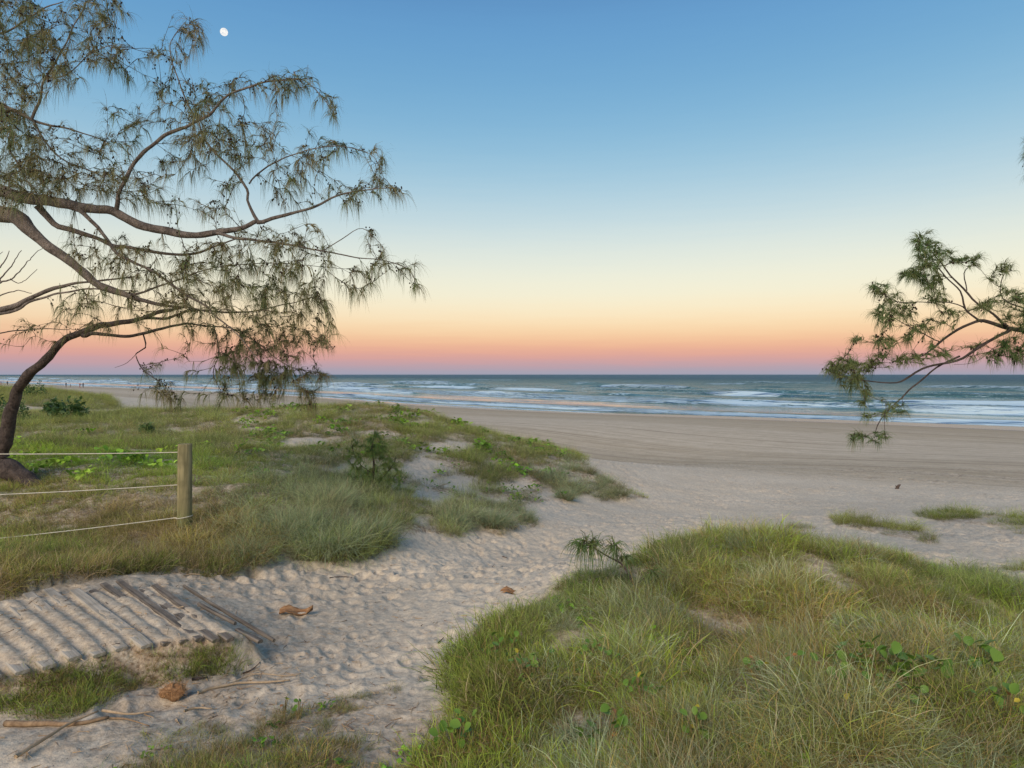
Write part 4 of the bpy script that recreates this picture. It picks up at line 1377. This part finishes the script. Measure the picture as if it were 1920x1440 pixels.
DB = 8.6
baseB = Vector((P(40, 905, 9.6).x, 9.6, 0)); baseB.z = Hp(baseB.x, baseB.y) - .03
def rowB(a, b, d, r): p = P(a, b, d); return (p.x, p.y, p.z, r / F * d)
limbsB = [
    [(baseB.x + .42, 9.55, baseB.z - .12, .10), rowB(60, 905, 9.6, 15), rowB(25, 885, 9.6, 18), rowB(2, 868, 9.6, 18), rowB(2, 845, 9.6, 12.5), rowB(12, 815, 9.55, 11), rowB(18, 785, 9.5, 10.5), rowB(28, 738, 9.4, 9.5), rowB(54, 703, 9.3, 8.5), rowB(85, 672, 9.2, 7.5), rowB(117, 645, 9.1, 6.5), rowB(170, 617, 9.0, 5.6), rowB(242, 600, 8.8, 4.2), rowB(300, 585, 8.7, 3.6), rowB(350, 575, 8.6, 2)],
    [rowB(10, 876, 9.6, 15), rowB(-25, 862, 9.65, 17), rowB(-70, 862, 9.7, 16), rowB(-130, 885, 9.7, 12), rowB(-170, 915, 9.7, 9)],
    limb([(155, 629, 6), (185, 627, 5), (250, 626, 4.6), (317, 611, 4), (367, 607, 3), (420, 612, 2), (470, 630, 1.3)], 9.0, 8.4),
    limb([(250, 602, 4.5), (317, 597, 4), (358, 584, 3.4), (458, 584, 2.6), (542, 568, 1.8), (600, 552, 1.2)], 8.8, 8.3),
    limb([(268, 625, 2.6), (272, 650, 2.4), (256, 662, 2.2), (262, 690, 1.8), (280, 705, 1.5), (310, 720, 1)], 8.8, 8.6),
    limb([(258, 660, 1.2), (240, 680, .9), (216, 690, .6)], 8.75, 8.7),
    limb([(400, 610, 2.2), (410, 660, 1.8), (400, 700, 1.4), (420, 745, 1)], 8.5, 8.4),
    limb([(-170, 700, 3), (-60, 640, 3), (0, 626, 2.4), (60, 615, 1.8), (130, 618, 1.2)], 9.2, 9.2),
    limb([(430, 612, 2.4), (480, 640, 1.8), (530, 680, 1.4), (600, 700, 1)], 8.4, 8.3),
]
blobsB = [(560, 640, 42, 30, 1.2), (600, 640, 22, 20, 1), (500, 625, 46, 36, 1.2), (440, 640, 40, 40, 1), (380, 620, 34, 30, .8), (470, 680, 46, 36, 1.5), (520, 690, 46, 30, 1.4), (430, 690, 26, 40, 1.2), (420, 745, 18, 18, 1.4),
    (330, 640, 30, 16, .6), (340, 690, 18, 20, .7), (285, 690, 16, 20, 1.1), (305, 730, 18, 22, 1.7), (332, 745, 16, 18, 1.7), (560, 715, 40, 26, 1.4), (600, 700, 18, 16, 1.4), (580, 745, 22, 22, 1.4), (490, 730, 40, 26, 1.3), (380, 730, 12, 14, .9), (262, 725, 8, 14, 1),
    (50, 605, 60, 10, .55), (75, 640, 55, 10, .45), (20, 640, 20, 8, .5), (230, 600, 60, 24, .5), (150, 590, 40, 18, .4), (470, 750, 30, 18, .8)]
grow_tree('she_oak', 'leaning she oak whose thin dark trunk curves up from the grass behind the fence', baseB, limbsB, blobsB, 8.4, per=48, spread=.9, seed=5, n_needle=30, bark='bark_dark', needle_len=.24, cones=.35)

DR = 6.6
baseR = Vector((P(2520, 700, DR).x, DR, 0)); baseR.z = Hp(baseR.x, baseR.y) - .05
limbsR = [
    [(baseR.x, DR, baseR.z - .2, .17), (baseR.x - .1, DR, baseR.z + .9, .14), (P(2400, 640, DR).x, DR, P(2400, 640, DR).z, .11), (P(2330, 420, DR).x, DR, P(2330, 420, DR).z, .08), (P(2250, 150, DR).x, DR, P(2250, 150, DR).z, .04)],
    limb([(2400, 640, 14), (2200, 640, 11), (2050, 622, 9), (1960, 618, 7.5), (1920, 618, 6.8), (1893, 615, 6), (1841, 604, 5), (1813, 608, 4.4), (1775, 629, 3.8), (1733, 666, 2.8), (1708, 676, 1.8)], DR, 6.5),
    limb([(1896, 616, 5), (1851, 643, 4.6), (1799, 668, 4.2), (1730, 689, 3.5), (1702, 709, 3.2), (1671, 717, 2.6), (1608, 712, 1.6), (1570, 700, 1.1)], 6.5, 6.4),
    limb([(1799, 668, 3.4), (1747, 699, 3), (1702, 734, 2.8), (1671, 765, 2.4), (1650, 790, 1.9), (1642, 816, 1.3)], 6.5, 6.45),
    limb([(1890, 612, 4.4), (1862, 587, 3.8), (1824, 560, 3.4), (1782, 518, 2.8), (1768, 497, 2.2), (1737, 462, 1.3)], 6.5, 6.6),
    limb([(1841, 604, 3.6), (1813, 580, 3.2), (1799, 549, 2.8), (1772, 521, 2.2), (1747, 490, 1.4)], 6.5, 6.4),
    limb([(1813, 545, 2.2), (1806, 514, 1.8), (1832, 490, 1.1)], 6.55, 6.6),
    limb([(1813, 582, 2.4), (1782, 570, 2), (1730, 568, 1.7), (1678, 563, 1.4), (1642, 541, 1)], 6.5, 6.4),
    limb([(1761, 640, 2), (1730, 622, 1.8), (1695, 608, 1.4), (1660, 586, 1)], 6.5, 6.4),
    limb([(1960, 590, 3), (1915, 575, 2.4), (1879, 560, 2), (1879, 528, 1.6), (1890, 505, 1)], 6.6, 6.7),
    limb([(1890, 640, 1.5), (1860, 652, 1.2), (1830, 678, .9), (1790, 684, .6)], 6.5, 6.5),
    limb([(2330, 420, 8), (2200, 330, 5), (2080, 290, 3), (1990, 290, 2), (1935, 305, 1.2)], DR, 6.6),
]
blobsR = [(1735, 452, 20, 14, 1.6), (1745, 478, 26, 18, 1.4), (1772, 478, 18, 10, 1), (1800, 490, 20, 10, 1), (1828, 490, 16, 8, 1.8), (1715, 512, 24, 14, 1.4), (1745, 515, 28, 22, 1.2), (1648, 545, 16, 12, 1.8), (1672, 558, 16, 10, 1.2),
    (1665, 585, 26, 12, 1.4), (1700, 582, 24, 14, 1), (1750, 550, 20, 20, 1), (1662, 608, 16, 12, 1.3), (1730, 612, 26, 14, 1), (1775, 595, 26, 16, .8), (1700, 635, 12, 10, 1), (1760, 655, 30, 14, .8),
    (1615, 640, 16, 8, 1.5), (1655, 642, 22, 12, 1.5), (1580, 685, 26, 12, 2.0), (1565, 695, 14, 12, 2), (1615, 692, 28, 14, 1.4), (1655, 675, 24, 14, 1.1), (1710, 675, 26, 12, 1.1), (1595, 715, 22, 14, 1.5), (1620, 745, 12, 16, 1), (1628, 775, 10, 8, 1),
    (1605, 820, 16, 8, 1.8), (1648, 820, 16, 10, 1.4), (1690, 770, 16, 10, .9), (1655, 760, 12, 14, .8), (1885, 505, 18, 8, 1.5), (1862, 520, 10, 8, 1), (1885, 555, 26, 14, .8), (1912, 555, 16, 16, 1), (1860, 578, 26, 14, .8),
    (1890, 640, 22, 16, 1.1), (1912, 665, 16, 18, 1.4), (1868, 675, 14, 18, 1.1), (1835, 660, 16, 14, .8), (1905, 600, 24, 18, .8), (1960, 600, 40, 60, 1), (1940, 300, 16, 40, 1.6), (2030, 560, 60, 90, .6), (2000, 300, 60, 80, .7), (2100, 250, 80, 120, .5)]
grow_tree('she_oak', 'she oak branch with short needles hanging in from the right edge over the beach', baseR, limbsR, blobsR, 6.5, per=22, spread=.55, seed=8, n_needle=34, bark='bark_dark', needle_len=.15, cones=.13, upright=.35, twig_r=.0026, droopk=.75, ndl='needles_mid')


# young she-oak on the dune
gS = ground_at(705, 922)
dS = gS.y
limbsS = [limb([(705, 926, 3), (703, 900, 2.6), (700, 870, 2), (698, 840, 1.2), (702, 815, .8)], dS, dS), limb([(703, 905, 1.8), (722, 890, 1.4), (738, 868, 1), (742, 855, .7)], dS, dS),
          limb([(702, 890, 1.8), (680, 875, 1.3), (664, 850, 1), (658, 830, .7)], dS, dS), limb([(704, 900, 1.4), (672, 905, 1), (655, 890, .7)], dS, dS)]
blobsS = [(700, 835, 22, 22, 3), (665, 850, 16, 24, 2.6), (735, 880, 16, 20, 2.6), (705, 875, 30, 30, 2.4), (665, 895, 18, 16, 2.2), (740, 905, 14, 10, 2), (690, 905, 26, 14, 2)]
grow_tree('young_she_oak', 'young bushy she oak standing alone in the grass of the dune', gS, limbsS, blobsS, dS, per=36, spread=.35, seed=11, n_needle=36, bark='bark_dark', needle_len=.16, cones=0, upright=.5, twig_r=.003, ndl_w=.005, ndl='needles_green')

# broken seedling with drooping tassels in the mound
gT = ground_at(1190, 1112)
dT = gT.y
def rT(a, b, r): return (a, b, r)
limbsT = [limb([(1196, 1112, 2.4), (1188, 1092, 2.2), (1180, 1072, 2), (1165, 1055, 1.7), (1140, 1043, 1.5), (1118, 1030, 1.3), (1100, 1016, 1)], dT, dT), limb([(1190, 1095, 1.6), (1208, 1082, 1.3), (1222, 1066, .9)], dT, dT), limb([(1160, 1052, 1.3), (1152, 1035, 1), (1150, 1024, .8)], dT, dT)]
blobsT = [(1094, 1020, 12, 8, 20), (1114, 1022, 8, 6, 16), (1150, 1026, 8, 6, 24), (1172, 1048, 8, 5, 14), (1220, 1068, 6, 6, 14)]
grow_tree('seedling', 'she oak seedling with two drooping green tassels at the edge of the mound', gT, limbsT, blobsT, dT, per=110, spread=.12, seed=12, n_needle=11, bark='bark_dark', needle_len=.24, cones=0, twig_r=.003, ndl_w=.0068, ndl='needles_mid')

# bare twigs at the left edge
gB = Vector((P(-60, 760, 12).x, 12, 0)); gB.z = Hp(gB.x, gB.y)
bare = empty('bare_shrub', gB); tag(bare, 'leafless shrub of thin grey twigs at the left edge above the curved trunk', 'shrub')
stems = [limb([(-70, 780, 5), (-60, 650, 4), (-40, 570, 3), (-10, 535, 2), (25, 520, 1.2), (62, 480, .7), (80, 465, .5)], 12), limb([(-40, 575, 2.6), (-15, 520, 1.6), (8, 490, 1), (18, 470, .6)], 12),
         limb([(-10, 535, 1.6), (20, 500, 1), (40, 470, .6)], 12), limb([(-45, 590, 2), (0, 555, 1.3), (35, 545, .9), (60, 550, .6)], 12), limb([(0, 528, 1.2), (-4, 490, .8), (4, 472, .5)], 12), limb([(20, 523, 1), (40, 530, .7), (70, 505, .5)], 12)]
for s_ in stems:
    s2 = spline(s_, .06); s2[:, :3] += rng.normal(0, .006, (len(s2), 3))
    v, f = tube_np([(s2[:, :3] - np.array(gB), s2[:, 3])], 5)
    mesh_np('stem', v, f, MAT['bark'], parent=bare)

# ------------------------------------------------------------------ shrubs at the left
MAT['shrub'] = leafy_mat('shrub_leaf', (.045, .10, .025), (.10, .17, .05))
SHR = [(130, 788, 36, 19, 'round dark green shrub on the dune by the sandy track'), (102, 778, 20, 12, 'small dark shrub touching the left side of the round shrub'), (66, 744, 22, 14, 'dark shrub on the slope of the far dune'),
       (22, 790, 34, 26, 'brownish green bush behind the curved trunk'), (275, 815, 14, 10, 'tiny shrub in the open grass left of the post')]
for px, py, w, h, lab in SHR:
    g = ground_at(px, py)
    root = empty('dune_shrub', g); tag(root, lab, 'shrub', 'shrubs on the left dunes')
    sc_ = g.y / F
    W = w * sc_; Hh = 2 * h * sc_
    n = 420
    a = rng.uniform(0, 2 * np.pi, n); q = rng.uniform(.35, 1, n) ** .5; el = rng.uniform(0, 1, n)
    lump = 1 + .3 * np.sin(a * 3 + px) * el
    c = np.stack([W * q * np.cos(a) * np.sqrt(1 - .75 * el ** 2) * lump, W * .8 * q * np.sin(a) * np.sqrt(1 - .75 * el ** 2), Hh * (.08 + .9 * el * q * lump)], -1)
    ls = .09 if g.y > 20 else .05
    d = rng.normal(0, 1, (n, 3)); d /= np.linalg.norm(d, axis=1)[:, None]; e = np.cross(d, rng.normal(0, 1, (n, 3))); e /= np.linalg.norm(e, axis=1)[:, None]
    L = ls * rng.uniform(.7, 1.4, n)[:, None]
    V = np.stack([c - d * L, c - e * L * .4, c + d * L, c + e * L * .4], 1).reshape(-1, 3)
    o = mesh_np('leaves', V, np.arange(4 * n).reshape(-1, 4), MAT['shrub'], parent=root); tag(o, kind='stuff')
    st = []
    for k in range(9):
        t = c[rng.integers(0, n)]
        st.append((spline([(0, 0, -.05), (t[0] * .3, t[1] * .3, t[2] * .5), tuple(t)], .1), None))
    v, f = tube_np([(p, np.linspace(.012, .004, len(p))) for p, _ in st], 5)
    mesh_np('stems', v, f, MAT['twig'], parent=root)

# ------------------------------------------------------------------ things lying on the sand
def stick(name, label, pix, rad, mat, lift=.012, group=None, knots=True):
    pts = []
    for i, (a, b) in enumerate(pix):
        g = ground_at(a, b); pts.append((g.x, g.y, g.z + lift, rad * (1 - .55 * i / max(1, len(pix) - 1))))
    s = spline(pts, .03)
    s[:, :3] += rng.normal(0, rad * .12, (len(s), 3))
    for i in range(len(s)):
        s[i, 2] = max(s[i, 2], Hp(s[i, 0], s[i, 1]) + rad * .5)
    # lay it straight: smooth heights
    k = min(9, len(s) // 2 * 2 - 1)
    if k >= 3:
        zz = np.convolve(np.pad(s[:, 2], k // 2, 'edge'), np.ones(k) / k, 'valid'); s[:, 2] = zz
    b0 = s[len(s) // 2, :3].copy()
    v, f = tube_np([(s[:, :3] - b0, s[:, 3])], 7)
    o = mesh_np(name, v, f, MAT[mat]); o.location = b0
    tag(o, label, 'stick' if 'stick' in name or 'twig' in name else 'palm stalk', group)
    return o


gp = 'dry stalks lying on the sand'
stick('palm_stalk', 'thick brown stalk lying level at the bottom left corner', [(10, 1364), (80, 1362), (140, 1362), (205, 1350)], .016, 'stick', group=gp)
stick('palm_stalk', 'pale bent stalk rising from the bottom left corner to the brown stalk', [(30, 1432), (85, 1398), (130, 1370), (185, 1345)], .010, 'reed', lift=.03, group=gp)
stick('palm_stalk', 'thin stalk running right from the tip of the bent stalk', [(192, 1343), (240, 1350), (290, 1348)], .008, 'reed', lift=.03, group=gp)
stick('palm_stalk', 'short curled stalk under the right end of the bent stalk', [(205, 1352), (240, 1356), (280, 1366)], .006, 'stick', group=gp)
stick('palm_stalk', 'long pale reed lying right of the orange husk', [(372, 1302), (405, 1292), (450, 1288), (500, 1282), (545, 1280)], .010, 'reed', group=gp)
stick('palm_stalk', 'short pale reed below the orange husk', [(345, 1336), (370, 1334), (398, 1333)], .007, 'reed', group=gp)
stick('palm_stalk', 'thin reed crossing under the long pale reed', [(430, 1285), (480, 1270), (540, 1272), (565, 1268)], .005, 'reed', group=gp)
gd = 'dark twigs lying on the sand'
stick('twig', 'short black twig above the orange husk', [(360, 1279), (375, 1277), (390, 1275)], .008, 'twig_dark', group=gd)
stick('twig', 'thin dark curved twig right of the black twig', [(455, 1268), (475, 1258), (488, 1248)], .005, 'twig_dark', group=gd)
stick('twig', 'dark twig lying on the path right of the loose boards', [(618, 1087), (640, 1086), (660, 1085)], .006, 'twig_dark', group=gd)
stick('twig', 'tiny dark twig on the path left of the seedling', [(942, 1046), (952, 1049)], .007, 'twig_dark', group=gd)
stick('twig', 'short dark twig at the edge of the grass on the path', [(822, 1212), (832, 1200)], .006, 'twig_dark', group=gd)
stick('twig', 'curved pale twig between the boards and the brown grass', [(345, 1083), (360, 1080), (378, 1082)], .007, 'reed', group=gd)


def husk(label, px, py, L, W, seed, pointed=False):
    lr = np.random.default_rng(seed)
    g = ground_at(px, py)
    nx, ny = 16, 9
    V = []
    for i in range(nx):
        t = i / (nx - 1)
        w = W * (math.sin(math.pi * min(1, .12 + t * .9)) ** .6) * (.85 + .3 * lr.uniform())
        for j in range(ny):
            q = j / (ny - 1) * 2 - 1
            V.append(((t - .5) * L, q * w * .5, .25 * W * q * q + .02 * math.sin(t * 7) + .22 * W * max(0, t - .8) * 5 * abs(q) + lr.normal(0, .0025)))
    Fq = [(i * ny + j, (i + 1) * ny + j, (i + 1) * ny + j + 1, i * ny + j + 1) for i in range(nx - 1) for j in range(ny - 1)]
    o = mesh_np('palm_husk', V, Fq, MAT['husk'])
    md = o.modifiers.new('thick', 'SOLIDIFY'); md.thickness = .008
    o.location = g + Vector((0, 0, .008)); o.rotation_euler = (.25, .03, .25)
    tag(o, label, 'palm husk', 'brown palm husks lying on the path')


husk('curled brown palm husk with a raised tip on the path right of the boards', 555, 1153, .25, .085, 1)
husk('flat orange brown palm husk on the path left of the mound', 962, 1113, .21, .07, 2)

# fibrous husk
g = ground_at(325, 1312)
fib = empty('fibre_husk', g); tag(fib, 'orange clump of coarse fibre lying on the sand below the boards', 'husk')
bmv = []
n = 24
lat = []
for i in range(10):
    th = math.pi * i / 9
    for k in range(n):
        a = 2 * math.pi * k / n
        r = 1 + .16 * math.sin(3 * a + th * 2) + random.uniform(-.07, .07)
        lat.append((.062 * r * math.sin(th) * math.cos(a), .045 * r * math.sin(th) * math.sin(a), .035 + .04 * r * math.cos(th)))
fq = [(i * n + k, i * n + (k + 1) % n, (i + 1) * n + (k + 1) % n, (i + 1) * n + k) for i in range(9) for k in range(n)]
mesh_np('core', lat, fq, MAT['husk'], parent=fib)
N = 420
dd = rng.normal(0, 1, (N, 3)); dd[:, 2] = np.abs(dd[:, 2]) * .8
dd /= np.linalg.norm(dd, axis=1)[:, None]
rt = dd * np.array([.06, .043, .038]) + np.array([0, 0, .035])
V, T, fr, ids = ribbons(rt, dd + rng.normal(0, .8, (N, 3)), rng.uniform(.02, .06, N), np.full(N, .0022), rng.uniform(0, 2, N), 4, [rng.normal(0, .3, (N, 3)) for _ in range(4)])
MAT['fibre'] = leafy_mat('fibre', (.34, .17, .065), (.50, .30, .14), .1, .8)
o = mesh_np('fibres', V, T, MAT['fibre'], parent=fib); tag(o, kind='stuff')

# dark lump far out on the beach: a short stump of driftwood with a stub
g = ground_at(1683, 917)
s_ = spline([(g.x - .05, g.y, g.z - .03, .035), (g.x, g.y, g.z + .04, .04), (g.x + .03, g.y, g.z + .09, .03), (g.x + .08, g.y, g.z + .11, .015)], .02)
s2 = spline([(g.x + .01, g.y, g.z + .05, .02), (g.x - .05, g.y + .02, g.z + .08, .012)], .02)
v, f = tube_np([(s_[:, :3] - np.array(g), s_[:, 3]), (s2[:, :3] - np.array(g), s2[:, 3])], 8)
o = mesh_np('driftwood', v, f, MAT['twig_dark']); o.location = g
tag(o, 'small dark stub of driftwood standing on the open beach at right', 'driftwood')

# litter: fallen needles and leaf scraps
def litter():
    N = 22000
    d = rng.uniform(2.3, 7.5, N) ** 1.0; u = rng.uniform(-.85, .2, N)
    x = u * d; y = d; z = H(x, y)
    px, py = proj(x, y, z)
    e = np.minimum(np.sqrt(((px - 300) / 420) ** 2 + ((py - 1300) / 170) ** 2), np.sqrt(((px - 650) / 220) ** 2 + ((py - 1390) / 90) ** 2))
    k = (rng.uniform(0, 1, N) < np.exp(-e * 1.6) * .8 * np.clip(.7 + 1.5 * fbm(x * 1.7, y * 1.7, 3), .1, 1.5)) | (rng.uniform(0, 1, N) < .025)
    x, y, z = x[k], y[k], z[k]; n = len(x)
    a = rng.uniform(0, 6.28, n)
    V, T, fr, ids = ribbons(np.stack([x, y, z + .006], -1), np.stack([np.cos(a), np.sin(a), rng.normal(0, .12, n)], -1), rng.uniform(.02, .10, n), rng.uniform(.002, .007, n), rng.uniform(-.1, .2, n), 3, [rng.normal(0, .12, (n, 3)) * np.array([1, 1, .3]) for _ in range(3)])
    m = NT('leaf_litter')
    v = m.at('bvar')
    c = m.mix(m.ss(v, 0, .5), (.13, .08, .05), (.36, .24, .13)); c = m.mix(m.ss(v, .6, 1), c, (.50, .40, .27))
    m.set(Base_Color=c, Roughness=.8)
    o = mesh_np('leaf_litter', V, T, m.m)
    attr(o, 'bvar', rng.uniform(0, 1, n)[ids])
    tag(o, 'scattered dry needles and leaf scraps on the sand around the boards', 'litter', kind='stuff')


litter()

# ------------------------------------------------------------------ people far down the beach
def cloth_mat(name, c):
    m = NT(name); n = m.noise(m.coord('Object'), 8, 3)
    return m.set(Base_Color=m.mix(n, tuple(v * .8 for v in c), tuple(v * 1.15 for v in c)), Roughness=.8)


MAT['skin'] = cloth_mat('skin', (.45, .28, .2)); MAT['dark_cloth'] = cloth_mat('dark_cloth', (.04, .04, .055)); MAT['red_cloth'] = cloth_mat('red_cloth', (.28, .05, .05)); MAT['hair'] = cloth_mat('hair', (.04, .03, .02))


def person(px, py, d, stride, cloth, label, rz=0, hgt=1.7):
    v = P(px, py, d); z = Hp(v.x, v.y)
    s = stride
    J = {'pel': (0, 0, .95, .13), 'che': (0, .01, 1.3, .15), 'nec': (0, 0, 1.47, .06), 'hd': (0, .01, 1.56, .085), 'hd2': (0, .015, 1.65, .09),
         'hl': (.10, 0, .9, .10), 'kl': (.10, .18 * s, .5, .07), 'al': (.10, .05 * s, .08, .05), 'fl': (.10, .05 * s + .14, .03, .04),
         'hr': (-.10, 0, .9, .10), 'kr': (-.10, -.06 * s, .5, .07), 'ar': (-.10, -.30 * s, .10, .05), 'fr': (-.10, -.30 * s + .14, .03, .04),
         'sl': (.19, 0, 1.4, .06), 'el': (.25, -.1 * s, 1.12, .045), 'wl': (.24, .02 - .12 * s, .86, .035), 'ml': (.24, .05 - .12 * s, .77, .035),
         'sr': (-.19, 0, 1.4, .06), 'er': (-.25, .08 * s, 1.12, .045), 'wr': (-.24, .2 * s, .88, .035), 'mr': (-.24, .24 * s, .79, .035)}
    E = ['pel che', 'che nec', 'nec hd', 'hd hd2', 'pel hl', 'hl kl', 'kl al', 'al fl', 'pel hr', 'hr kr', 'kr ar', 'ar fr', 'che sl', 'sl el', 'el wl', 'wl ml', 'che sr', 'sr er', 'er wr', 'wr mr']
    ks = list(J); me = bpy.data.meshes.new('person')
    me.from_pydata([J[k][:3] for k in ks], [tuple(ks.index(a) for a in e.split()) for e in E], [])
    o = bpy.data.objects.new('person', me); col.objects.link(o)
    sk = o.modifiers.new('skin', 'SKIN')
    lay = me.skin_vertices[0] if me.skin_vertices else None
    if lay is None:
        return
    for i, k in enumerate(ks):
        lay.data[i].radius = (J[k][3], J[k][3] * (.75 if k in ('pel', 'che') else 1)); lay.data[i].use_root = (i == 0)
    o.modifiers.new('sub', 'SUBSURF').levels = 1
    dg = bpy.context.evaluated_depsgraph_get(); m2 = bpy.data.meshes.new_from_object(o.evaluated_get(dg))
    o.modifiers.clear(); o.data = m2
    m2.materials.clear()
    for q in ('skin', cloth, 'hair'): m2.materials.append(MAT[q])
    for p in m2.polygons:
        zc = p.center.z
        p.material_index = 1 if .15 < zc < 1.43 and abs(p.center.x) < .3 and not (abs(p.center.x) > .2 and zc < 1.1) else (2 if zc > 1.66 or (zc > 1.52 and p.center.y < -.02) else 0)
        p.use_smooth = True
    o.location = (v.x, v.y, z); o.rotation_euler.z = rz; o.scale = (hgt / 1.74,) * 3
    tag(o, label, 'person', 'people far along the beach')


def skin_prep():
    # a mesh needs its skin layer before the modifier is read; made through the operator-free path
    pass


PEOPLE = [(14, 728, 225, .9, 'dark_cloth', 'person in dark clothes walking at the left edge of the far beach', 1.2, 1.75),
          (2, 727, 225, .3, 'red_cloth', 'person in reddish clothes at the very left edge of the beach', 2.0, 1.6),
          (124, 731, 205, .8, 'dark_cloth', 'person in dark clothes walking, left of the far group on the beach', 1.5, 1.7),
          (132, 732, 205, .2, 'dark_cloth', 'small person in dark clothes just right of the walking one', -1.2, 1.3),
          (150, 731, 205, .6, 'red_cloth', 'person in reddish clothes, left one of the close far pair', 1.8, 1.7),
          (156, 731, 205, .9, 'dark_cloth', 'person in dark clothes, right one of the close far pair', 1.0, 1.75)]
for a in PEOPLE: person(a[0], a[1], a[2], a[3], a[4], a[5], a[6], a[7])
print('done')
